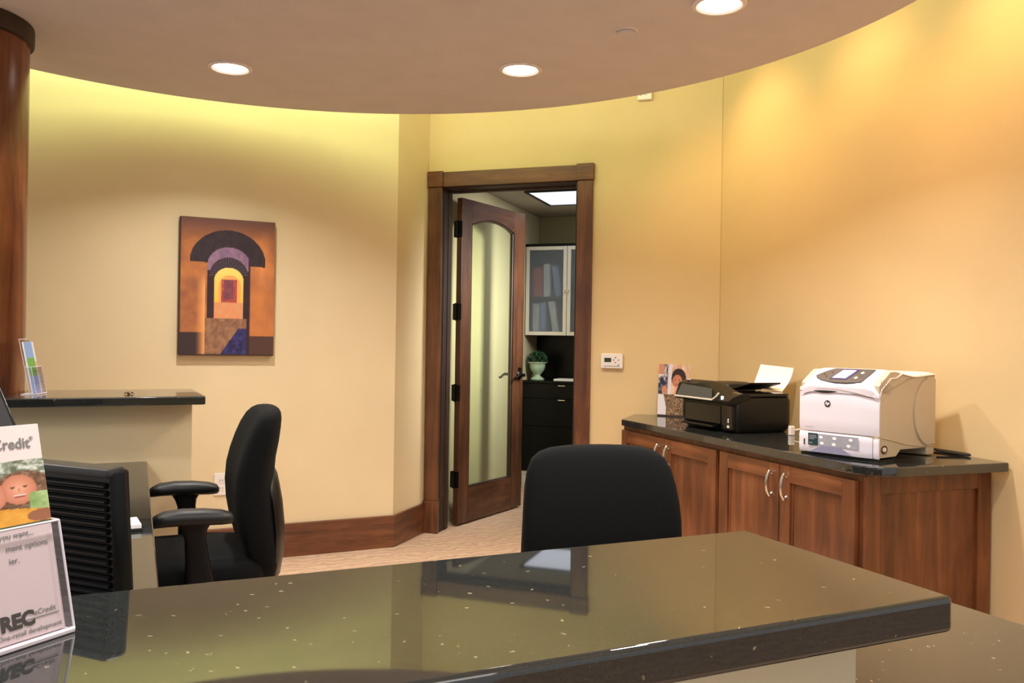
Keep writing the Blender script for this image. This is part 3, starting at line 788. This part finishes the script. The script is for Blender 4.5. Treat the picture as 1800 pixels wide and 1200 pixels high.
# ------------------------------------------------------------------ office chairs
def office_chair(label, loc, rz, dz):
    root = thing('office_chair', label, 'chair', (*loc, 0), rz, 'black office chairs at the reception desk')
    sz = .470 + dz                         # underside reference of the cushion
    G().loft([sup(0, .02, .19, .19, sz - .055, 3.5), sup(0, .02, .235, .23, sz - .045, 3.5), sup(0, .02, .25, .245, sz - .015, 3.6), sup(0, .02, .25, .245, sz + .015, 3.6), sup(0, .015, .235, .23, sz + .034, 3.4), sup(0, .01, .18, .18, sz + .044, 3.2), sup(0, .01, .09, .09, sz + .042, 3.)]).build('seat', 'fabric', root, smooth=60)
    # backrest: front line / back line by height (from the bottom up)
    prof = [(.405, -.235, -.185, .10), (.420, -.246, -.172, .150), (.47, -.255, -.150, .196), (.52, -.258, -.132, .216), (.58, -.254, -.116, .226), (.64, -.246, -.105, .229), (.70, -.236, -.101, .229),
            (.76, -.230, -.106, .227), (.81, -.234, -.118, .224), (.86, -.243, -.134, .218), (.90, -.248, -.150, .209), (.93, -.250, -.166, .195), (.948, -.248, -.180, .172), (.958, -.243, -.192, .140), (.963, -.236, -.202, .095), (.965, -.228, -.210, .04)]
    rings = []
    for z, yb, yf, hw in prof:
        r = []
        for k in range(36):
            t = 2 * math.pi * k / 36; c, s_ = math.cos(t), math.sin(t)
            x = hw * math.copysign(abs(c) ** .62, c); y = (yb + yf) / 2 + (yf - yb) / 2 * math.copysign(abs(s_) ** .62, s_)
            y += .030 * (x / .23) ** 2               # sides wrap forward
            r.append((x, y - .012, z + dz))
        rings.append(r)
    bk = G().loft(rings).build('backrest', 'fabric', root, smooth=60)
    shell = []
    for z, yb, hw in [(.41, -.255, .09), (.43, -.262, .15), (.50, -.271, .190), (.58, -.272, .205), (.66, -.264, .205), (.72, -.253, .195), (.752, -.246, .16), (.76, -.242, .10)]:
        r = []
        for k in range(20):
            t = 2 * math.pi * k / 20; c, s_ = math.cos(t), math.sin(t); x = hw * math.copysign(abs(c) ** .7, c)
            r.append((x, yb + .020 + .026 * s_ + .030 * (x / .23) ** 2, z + dz))
        shell.append(r)
    G().loft(shell).build('back_shell', 'plastic', root, smooth=60)
    G().tube([(0, -.05, sz - .055), (0, -.18, sz - .05), (0, -.25, sz - .01), (0, -.266, sz + .06)], [.03, .028, .026, .022], 10).build('back_bracket', 'plastic', root)
    for sx_ in (-1, 1):
        x = .262 * sx_; za = .655 + dz
        g = G(); rows = []
        for y, hw, hz, cz in [(-.095, .016, .008, -.006), (-.088, .030, .016, -.004), (-.06, .038, .021, .0), (-.01, .043, .023, .004), (.05, .044, .023, .006), (.10, .041, .021, .003), (.125, .032, .016, -.004), (.138, .016, .009, -.010)]:
            rows.append([(x + hw * math.copysign(abs(math.cos(t)) ** .7, math.cos(t)), y, za + cz + hz * math.copysign(abs(math.sin(t)) ** .8, math.sin(t))) for t in [2 * math.pi * k / 20 for k in range(20)]])
        pad = g.loft(rows).build('armrest', 'leather', root, smooth=60)
        p = G()
        p.loft([sup(x, .015, .020, .052, za - .008, 3, 20), sup(x, .015, .018, .036, za - .035, 3, 20), sup(x, .012, .016, .030, za - .06, 3, 20), sup(x, .005, .016, .034, sz + .06, 3, 20), sup(x, -.005, .018, .045, sz - .03, 3, 20), sup(x, -.005, .018, .045, sz - .06, 3, 20)])
        p.box((min(x, .10 * sx_), -.045, sz - .075), (max(x, .10 * sx_), .035, sz - .060), bev=.004)
        p.build('armrest_post', 'plastic', pad, smooth=50)
    G().lathe([(.001, .115), (.030, .115), (.030, .28), (.022, .281), (.022, sz - .06), (.07, sz - .059), (.07, sz - .046), (.001, sz - .046)], 20).build('gas_lift', 'plastic', root)
    for k in range(5):
        a = R(72 * k + 18); c, s_ = math.cos(a), math.sin(a)
        leg = G().tube([(.02 * c, .02 * s_, .118), (.12 * c, .12 * s_, .108), (.27 * c, .27 * s_, .082), (.30 * c, .30 * s_, .078)], [.028, .024, .017, .014], 10).build('base_leg', 'plastic', root)
        m_ = Matrix.Translation((.29 * c, .29 * s_, .028)) @ Matrix.Rotation(a + R(90), 4, 'Z') @ Matrix.Rotation(R(90), 4, 'X')
        cs = G().lathe([(.004, -.02), (.026, -.02), (.028, -.016), (.028, .016), (.026, .02), (.004, .02)], 18, mat=m_)
        cs.tube([(.29 * c, .29 * s_, .028), (.29 * c, .29 * s_, .075)], .008, 8); cs.build('caster', 'rubber', leg)
    return root
office_chair('black office chair with two armrests facing left, below the canvas', (-1.016, 2.755), R(113.5), 0.)
office_chair('black office chair with only its rounded backrest showing behind the front counter', (.290, 2.235), R(191), -.068)

# ------------------------------------------------------------------ monitors and desk things
def monitor(name, label, loc, rz, tilt, w, h, kind, z0=.10):
    """local: screen faces +y, back toward -y; origin on the desk under the panel"""
    root = thing(name, label, 'monitor', loc, rz)
    mt = Matrix.Translation((0, 0, z0)) @ Matrix.Rotation(tilt, 4, 'X')
    g = G()
    g.prism([(-w / 2, .0), (w / 2, .0), (w / 2, .020), (w / 2 - .012, .030), (-w / 2 + .012, .030), (-w / 2, .020)] if False else
            [(-w / 2, .012), (-w / 2 + .006, .0), (w / 2 - .006, .0), (w / 2, .012), (w / 2, .022), (-w / 2, .022)], 0, h, bev=.005, seg=2, mat=mt)
    sh = g.build('housing', 'rib' if kind == 'back' else 'plastic_gloss', root)
    if kind == 'back':
        g = G(); n = 24; z = .012; st = (h - .03) / n
        for k in range(n):
            zc = .016 + st * (k + .5)
            g.loft([[(x, -.0008, zc - st * .42), (x, -.0055, zc - st * .1), (x, -.0055, zc + st * .15), (x, -.0008, zc + st * .42)] for x in (-w / 2 + .018, w / 2 - .014)], mat=mt)
        g.build('vent_ribs', 'rib', root)
        G().box((-w / 2 + .006, -.006, h - .0085), (w / 2 - .006, .020, h + .002), bev=.003, mat=mt).build('top_edge', 'plastic_dark', root)
    G().box((-w / 2 + .014, .0222, .018), (w / 2 - .014, .0236, h - .014), mat=mt).build('screen', 'screen', root)
    G().tube([(0, .010, .012), (0, .004, z0 + .03), (0, .004, z0 + .09)], [.022, .02, .02], 12).build('stand_neck', 'plastic', root)
    G().loft([sup(0, .03, .11, .085, 0, 3), sup(0, .03, .11, .085, .008, 3), sup(0, .03, .05, .05, .016, 3)]).build('stand_base', 'plastic', root)
    return root
# back of the monitor that stands just behind the front counter: right edge near (-.43,.97)
md = Vector((.923, -.385)); rc = Vector((-.452, 1.008)); mw = .40
mc = rc - md * (mw / 2)
monitor('computer_monitor', 'black flat monitor seen from its ribbed back, just behind the brochure', (mc.x, mc.y, .7205), math.atan2(md.y, md.x), R(4), mw, .250, 'back', .062)
m2d = Vector((-.30, .954))
monitor('computer_monitor', 'dark tilted monitor at the left edge, half hidden above the brochure', (-1.268, 1.97, .7205), R(-107.5), R(30), .42, .30, 'front', .08)
t = thing('note_pad', 'small white note pad on the desk beside the ribbed monitor', 'note pad', (-.945, 2.075, .7205), R(30))
G().box((-.075, -.05, 0), (.045, .05, .006), bev=.001).build('backing', 'ink', t)
G().box((-.072, -.047, .0062), (.042, .047, .016), bev=.001).build('sheets', 'paper', t)

# ------------------------------------------------------------------ brochure holders
def holder(label, loc, rz, w, hf, hb, lean, dep, name='brochure_holder'):
    root = thing(name, label, 'brochure holder', loc, rz)
    k = math.tan(lean)
    def panel(pts, nm):
        g = G(); g.add(pts, [tuple(range(len(pts)))]); return g.build(nm, 'acrylic', root)
    panel([(-w / 2, 0, .003), (w / 2, 0, .003), (w / 2, hf * k, hf), (-w / 2, hf * k, hf)], 'front_panel')
    panel([(-w / 2, dep, .003), (w / 2, dep, .003), (w / 2, dep + hb * k, hb), (-w / 2, dep + hb * k, hb)], 'back_panel')
    for x in (-w / 2, w / 2):
        panel([(x, 0, .003), (x, dep, .003), (x, dep + hf * k, hf), (x, hf * k, hf)], 'side_panel')
    G().box((-w / 2, -.002, 0), (w / 2, dep + .03, .0028), bev=.0008).build('base_plate', 'acrylic_edge', root)
    g = G(); e = .0011
    for x in (-w / 2, w / 2):
        g.tube([(x, 0, .003), (x, hf * k, hf)], e, 6); g.tube([(x, hf * k, hf), (x, dep + hf * k, hf)], e, 6); g.tube([(x, dep, .003), (x, dep + hb * k, hb)], e, 6)
    g.tube([(-w / 2, hf * k, hf), (w / 2, hf * k, hf)], e, 6); g.tube([(-w / 2, 0, .003), (w / 2, 0, .003)], .002, 6); g.tube([(-w / 2, dep + hb * k, hb), (w / 2, dep + hb * k, hb)], e, 6)
    g.build('polished_edge', 'acrylic_edge', root)
    return root
bd = Vector((.447, .894)).normalized(); bn = Vector((-.894, .447)).normalized()
hw_ = .124; rcorn = Vector((-.391, .770))
ho = rcorn - bd * (hw_ / 2)
hrz = math.atan2(bd.y, bd.x)
holder('clear acrylic holder on the front counter at bottom left', (ho.x, ho.y, .9225), hrz, hw_, .098, .13, R(13.5), .016)
BW, BL = .105, .186
bo = ho + bd * (hw_ / 2 - BW / 2 - .004) + bn * .006
br = thing('brochure', 'white brochure with a photo of smiling girls, in the holder on the front counter', 'brochure', (bo.x, bo.y, .9265), hrz)
ml = Matrix.Rotation(R(-13.5), 4, 'X')
G().box((-BW / 2, .0, 0), (BW / 2, .0035, BL), bev=.0004, mat=ml).build('folded_paper', 'pink', br)
def girls_fn(u, v):
    u = u - .13
    n = noise2(u * 4, v * 4); n2 = noise2(u * 13 + 2, v * 11)
    base = mixc((74, 104, 52), (176, 196, 148), .5 + .6 * n + .2 * n2)
    if v > .62: base = mixc((96, 106, 84), (214, 218, 208), .5 + .9 * noise2(u * 7, v * 9))
    if math.hypot((u - .66) * 1.1, (v - .54) * 1.0) < .30 and v > .22: base = mixc((92, 62, 44), (150, 118, 96), .5 + .5 * n2)
    if math.hypot((u - .34) * 1.1, (v - .50)) < .27 and v > .2: base = mixc((84, 52, 36), (134, 96, 70), .5 + .5 * n2)
    for cx_, cy_, rx, ry in ((.62, .56, .155, .225), (.36, .50, .150, .225)):
        d = math.hypot((u - cx_) / rx, (v - cy_) / ry)
        if d < 1:
            base = mixc((232, 172, 140), (198, 124, 98), d)
            for e in (-.36, .36):
                if math.hypot((u - cx_ - e * rx) / .020, (v - cy_ - .16 * ry) / .014) < 1: base = (92, 56, 44)
            my = (v - cy_ + .34 * ry) / .055; mx_ = (u - cx_) / .062
            if my < 0 and math.hypot(mx_, my) < 1: base = (236, 222, 214) if my > -.45 else (168, 84, 78)
            if math.hypot((u - cx_) / .016, (v - cy_ + .06 * ry) / .030) < 1: base = mixc(base, (186, 110, 88), .5)
            for e in (-.5, .5):
                ck = math.hypot((u - cx_ - e * rx) / .045, (v - cy_ + .2 * ry) / .06)
                if ck < 1: base = mixc(base, (226, 128, 112), .5 * (1 - ck))
    if u > .70 and v < .50 and math.hypot((u - .84) / .22, (v - .22) / .32) < 1: base = mixc((126, 158, 92), (186, 206, 150), .5 + .5 * n)
    if v < .30 - .20 * max(0, u - .45): base = mixc((206, 138, 48), (228, 168, 72), .5 + .5 * n)
    if math.hypot((u - .80) / .14, (v - .13) / .09) < 1: base = (150, 98, 72)
    if v < .03: base = (52, 84, 62)
    return base
picture('cover_photo', girls_fn, 90, 70, lambda u, v: tuple(ml @ Vector(((u - .5) * BW, -.0006, BL * (.515 + .315 * v)))), 'printed', br)
def btxt(s_, size, x, h, mat, align='RIGHT', bold=0., xs=1., shear=0.):
    g = G().text(s_, size, ml @ Matrix.Translation((x, -.0005, h)) @ Matrix.Rotation(R(90), 4, 'X'), align=align, bold=bold, xs=xs, ext=.0001, shear=shear)
    return g.build('lettering', mat, br)
btxt('Credit', .0132, BW / 2 - .0105, BL * .888, 'grey_ink', bold=.0002)
btxt('\u00ae', .005, BW / 2 - .007, BL * .922, 'grey_ink')
btxt('you want...', .0072, BW / 2 - .018, BL * .470, 'grey_ink')
btxt('ment options', .0072, BW / 2 - .006, BL * .412, 'grey_ink')
btxt('ier.', .0072, BW / 2 - .034, BL * .354, 'grey_ink')
btxt('REC', .0168, BW / 2 - .0275, BL * .062, 'ink', bold=.0009)
btxt('eCredit', .0066, BW / 2 - .007, BL * .098, 'grey_ink', shear=.15)
btxt('One-retail development', .0060, BW / 2 - .003, BL * .022, 'grey_ink')
g = G().box((.006, -.0006, BL * .083), (.048, -.0003, BL * .086), mat=ml); g.build('rule_line', 'green_ink', br)

# leaflet holder on the ledge
lo = Vector((-1.722, 3.13)); lrz = R(102.4)
holder('small clear acrylic holder on the far ledge beside the column', (lo.x, lo.y, .9705), lrz, .115, .10, .20, R(11), .022)
lf = thing('leaflet', 'blue and green striped leaflet standing in the holder on the far ledge', 'leaflet', (lo.x - .975 * .012, lo.y - .214 * .012, .9745), lrz)
ml2 = Matrix.Rotation(R(-11), 4, 'X')
G().box((-.05, 0, 0), (.05, .006, .19), bev=.0005, mat=ml2).build('folded_paper', 'paper', lf)
def leaf_fn(u, v):
    if u > .80: return (226, 226, 232) if v > .62 else (232, 176, 140) if v > .36 else (214, 218, 236)
    return (140, 172, 222) if v > .68 else (104, 172, 78) if v > .34 else (134, 158, 216)
picture('cover_print', leaf_fn, 30, 40, lambda u, v: tuple(ml2 @ Vector(((u - .5) * .1, -.0006, v * .19))), 'printed', lf)
g = G()
for k in range(6):
    a = R(60 * k + 10); g.tube([(0, 0, .004), (.011 * math.cos(a), .011 * math.sin(a), .007), (.018 * math.cos(a), .018 * math.sin(a), .0015)], [.003, .002, .0012], 6)
g.lathe([(.001, .0), (.006, .0), (.007, .004), (.005, .009), (.001, .010)], 16)
o = tag(g.build('bronze_ornament', 'brass'), 'tiny brown many-legged ornament on the far granite ledge', 'ornament'); o.location = (*D(.110, 3.50), .9705)

# ------------------------------------------------------------------ office behind the door
wcab = thing('wall_cabinet', 'black wall cabinet with silver-framed frosted doors seen through the doorway', 'cabinet', (*W(.036, 1.84), 0), DW_RZ)
z0, z1 = 1.245, 1.972
g = G(); wt = 1.06
g.box((0, .022, z0), (.018, .352, z1)); g.box((wt - .018, .022, z0), (wt, .352, z1)); g.box((.018, .022, z0), (wt - .018, .352, z0 + .018)); g.box((.018, .022, z1 - .018), (wt - .018, .352, z1)); g.box((.018, .34, z0 + .018), (wt - .018, .352, z1 - .018))
g.build('carcass', 'cab_black', wcab)
G().box((.019, .05, 1.548), (wt - .019, .339, 1.563)).build('shelf', 'cab_black', wcab)
G().box((-.004, -.004, z1 + .0005), (wt + .02, .355, z1 + .022), bev=.003).build('top_trim', 'cab_black', wcab)
for k in range(3):
    x0, x1 = .002 + k * .352, .350 + k * .352; f = .030
    d = G(); d.box((x0, 0, z0), (x0 + f, .02, z1), bev=.002); d.box((x1 - f, 0, z0), (x1, .02, z1), bev=.002); d.box((x0 + f, 0, z0), (x1 - f, .02, z0 + f), bev=.002); d.box((x0 + f, 0, z1 - f), (x1 - f, .02, z1), bev=.002)
    dd = d.build('door', 'silver', wcab)
    G().box((x0 + f, .008, z0 + f), (x1 - f, .012, z1 - f)).build('frosted_pane', 'frost', dd)
    xk = x1 - .012 if k == 0 else x0 + .012
    G().lathe([(.001, 0), (.008, 0), (.006, .012), (.009, .02), (.001, .022)], 12, mat=Matrix.Translation((xk, 0, z0 + .36)) @ Matrix.Rotation(R(90), 4, 'X')).build('knob', 'chrome', dd)
def binder(x, z, w, h, lean, mat, label):
    o = thing('ring_binder', label, 'binder', (*W(.036 + x, 1.84 + .056), z), DW_RZ, 'binders in the frosted cabinet')
    mm = Matrix.Translation((0, 0, abs(math.sin(lean)) * w / 2 + .0005)) @ Matrix.Rotation(lean, 4, 'Y')
    g = G(); g.box((-w / 2, 0, 0), (-w / 2 + .004, .21, h), bev=.001, mat=mm); g.box((w / 2 - .004, 0, 0), (w / 2, .21, h), bev=.001, mat=mm); g.box((-w / 2 + .004, -.001, 0), (w / 2 - .004, .004, h), bev=.001, mat=mm)
    g.build('cover', mat, o)
    G().box((-w / 2 + .006, .006, .004), (w / 2 - .006, .20, h - .006), mat=mm).build('pages', 'paper', o)
    return o
binder(.085, 1.5635, .085, .245, 0, 'binder_red', 'red binder behind the frosted glass, upper shelf')
binder(.165, 1.5635, .055, .27, 0, 'binder_white', 'white binder next to the red binder, upper shelf of the frosted cabinet')
binder(.268, 1.5635, .05, .25, R(-9), 'binder_blue', 'pale blue binder leaning on the upper shelf of the frosted cabinet')
binder(.075, 1.264, .055, .24, 0, 'binder_white', 'pale binder at the left end of the frosted cabinet, lower shelf')
binder(.135, 1.264, .050, .25, 0, 'binder_blue', 'pale blue binder upright on the lower shelf of the frosted cabinet')
binder(.250, 1.264, .055, .26, R(-10), 'binder_white', 'white binder leaning on the lower shelf of the frosted cabinet')
fc = thing('file_cabinet', 'black drawer cabinet below the frosted cabinet in the office', 'cabinet', (*W(.036, 1.79), 0), DW_RZ)
G().box((0, .02, .135), (1.06, .402, .855)).build('carcass', 'cab_black', fc)
G().box((-.002, -.012, .8555), (1.07, .404, .876), bev=.003).build('cabinet_top', 'cab_black', fc)
G().box((0, .392, .8765), (1.06, .404, 1.244)).build('back_panel', 'cab_black', fc)
for k in range(2):
    for z_a, z_b, hz in ((.735, .850, .838), (.510, .728, .722), (.140, .503, .330)):
        x0, x1 = .004 + k * .53, .526 + k * .53
        d = G().box((x0, 0, z_a), (x1, .019, z_b), bev=.002).build('drawer', 'cab_black', fc)
        h = G(); xm = (x0 + x1) / 2 + .075; h.tube([(xm - .03, 0, hz), (xm - .028, -.016, hz), (xm + .028, -.016, hz), (xm + .03, 0, hz)], .005, 8); h.build('handle', 'chrome', d)
for x, y in ((.02, .03), (1.03, .03), (.02, .38), (1.03, .38)):
    G().box((x - .018, y - .018, 0), (x + .018, y + .018, .112), bev=.002).build('leg', 'silver', fc)
G().box((0, .012, .1125), (1.06, .40, .1345)).build('leg_frame', 'silver', fc)
ur = thing('plant_urn', 'pale green footed urn on the black office cabinet', 'urn', (*W(.132, 1.90), .8765), 0)
G().lathe([(.001, 0), (.056, 0), (.058, .008), (.046, .018), (.026, .032), (.024, .042), (.036, .056), (.056, .082), (.064, .112), (.064, .136), (.078, .140), (.079, .148), (.070, .148), (.058, .138), (.056, .120), (.001, .112)], 40).build('bowl', 'urn', ur)
pl = thing('boxwood_plant', 'round clipped dark green plant in the pale urn', 'plant', (*W(.132, 1.90), .9895), 0)
g = G(); rnd = random.Random(3)
for k in range(520):
    th_ = rnd.uniform(0, 2 * math.pi); ph = math.acos(rnd.uniform(-.05, 1)); rr = rnd.uniform(.6, 1.0)
    p = Vector((math.sin(ph) * math.cos(th_) * .084, math.sin(ph) * math.sin(th_) * .084, .040 + math.cos(ph) * .092)) * 1
    p = Vector((p.x * rr, p.y * rr, .040 + (p.z - .040) * rr))
    e1 = Vector((rnd.gauss(0, 1), rnd.gauss(0, 1), rnd.gauss(0, 1))).normalized(); e2 = e1.cross(Vector((rnd.gauss(0, 1), rnd.gauss(0, 1), rnd.gauss(0, 1)))).normalized()
    L = rnd.uniform(.008, .014)
    g.add([p - e1 * L, p + e2 * L * .5, p + e1 * L, p - e2 * L * .5], [(0, 1, 2, 3)])
g.build('foliage', 'leaf', pl, fix=False)
G().tube([(0, 0, 0), (0, 0, .05), (.005, .004, .09)], [.006, .005, .003], 6).build('stem', 'brass', pl)
pp = thing('paper_stack', 'white stack of papers beside the urn on the black office cabinet', 'papers', (*W(.40, 1.86), .8765), DW_RZ)
G().box((-.10, -.06, 0), (.11, .12, .016), bev=.001).build('sheets', 'paper', pp)
cl = thing('ceiling_panel_light', 'square lit panel light in the office ceiling behind the door frame', 'ceiling light', (*W(.62, 1.25), 2.2655), DW_RZ)
g = G(); g.box((-.31, -.31, -.012), (.31, -.285, 0)); g.box((-.31, .285, -.012), (.31, .31, 0)); g.box((-.31, -.285, -.012), (-.285, .285, 0)); g.box((.285, -.285, -.012), (.31, .285, 0)); g.build('frame', 'ink', cl)
G().box((-.285, -.285, -.008), (.285, .285, -.002)).build('diffuser', 'panel_lamp', cl)

# ------------------------------------------------------------------ light
def area(name, loc, target, size, power, color, size_y=None, spread=180, shape=None):
    d = bpy.data.lights.new(name, 'AREA'); d.energy = power; d.color = color; d.size = size; d.spread = R(spread)
    if size_y: d.shape = 'RECTANGLE'; d.size_y = size_y
    if shape: d.shape = shape
    o = bpy.data.objects.new(name, d); COL.objects.link(o); o.location = loc
    o.rotation_euler = (Vector(target) - Vector(loc)).to_track_quat('-Z', 'Y').to_euler()
    return o
def spot(name, loc, target, power, color, angle, blend=.8, rad=.04):
    d = bpy.data.lights.new(name, 'SPOT'); d.energy = power; d.color = color; d.spot_size = R(angle); d.spot_blend = blend; d.shadow_soft_size = rad
    o = bpy.data.objects.new(name, d); COL.objects.link(o); o.location = loc
    o.rotation_euler = (Vector(target) - Vector(loc)).to_track_quat('-Z', 'Y').to_euler()
    return o
NEUT = (1., .95, .90); COVE = (.84, 1., .50); ORNG = (1., .58, .24)
for x, y, _ in cans:
    area('can_beam', (x, y, H_SOF - .014), (x, y, 0), .12, 14, NEUT, shape='DISK', spread=130)
# the rest of the ring of cans, overhead and behind the frame
for a in (112 + 46, 112 + 92, -24, -70):
    x, y = cx + 1.44 * math.cos(R(a)), cy + 1.44 * math.sin(R(a))
    area('can_beam', (x, y, H_SOF - .014), (x, y, 0), .12, 14, NEUT, shape='DISK', spread=130)
# cove tubes standing behind the rim of the dropped ceiling
for a in (150, 128, 106, 84, 62, 40, 18, -4):
    x, y = cx + 1.70 * math.cos(R(a)), cy + 1.70 * math.sin(R(a))
    area('cove_tube', (x, y, H_SOF + .40), (x + math.cos(R(a)), y + math.sin(R(a)), H_SOF + .20), .62, {62: 2.8, 40: 1.7, 18: 1.5, -4: 1.2}.get(a, 4.4), COVE, size_y=.30)
# warm wall washers by the right wall
for t_, d_, p_ in ((.36, .20, 34), (1.10, .22, 26), (1.80, .20, 40)):
    x, y = C(t_, d_); x2, y2 = C(t_, d_ + .26)
    spot('wall_washer', (x, y, H_UP - .05), (x2, y2, 1.0), p_ * 1.75, ORNG, 84, 1., .08)
# added fill lamps without fixtures, high up behind the camera
area('room_fill', (.7, -.3, 2.95), (.0, 2.2, .9), 1.6, 22, NEUT)
area('room_fill', (-1.6, .2, 2.95), (-1.0, 3.5, .9), 1.4, 46, NEUT)
area('office_light', (*W(.62, 1.25), 2.24), (*W(.55, 1.9), .6), .55, 4.2, (.96, .98, 1.))
area('office_fill', (*W(1.5, .6), 1.9), (*W(.03, .8), 1.2), .5, 13, (1, .98, .92), spread=80)  # added lamp without a fixture, brightens the office left wall

w = bpy.data.worlds.new('world'); sc.world = w; w.use_nodes = True
w.node_tree.nodes['Background'].inputs[0].default_value = (1., .96, .93, 1); w.node_tree.nodes['Background'].inputs[1].default_value = .52

# ------------------------------------------------------------------ camera
cam = bpy.data.cameras.new('camera'); cam.lens = 30.; cam.sensor_width = 36.; cam.clip_start = .02
co = bpy.data.objects.new('camera', cam); COL.objects.link(co)
co.matrix_world = Matrix.Translation((0, 0, EYE)) @ Matrix.Rotation(R(90), 4, 'X') @ Matrix.Rotation(.0157, 4, 'Z')
sc.camera = co
sc.view_settings.view_transform = 'Standard'
sc.view_settings.look = 'None'
sc.view_settings.exposure = .16
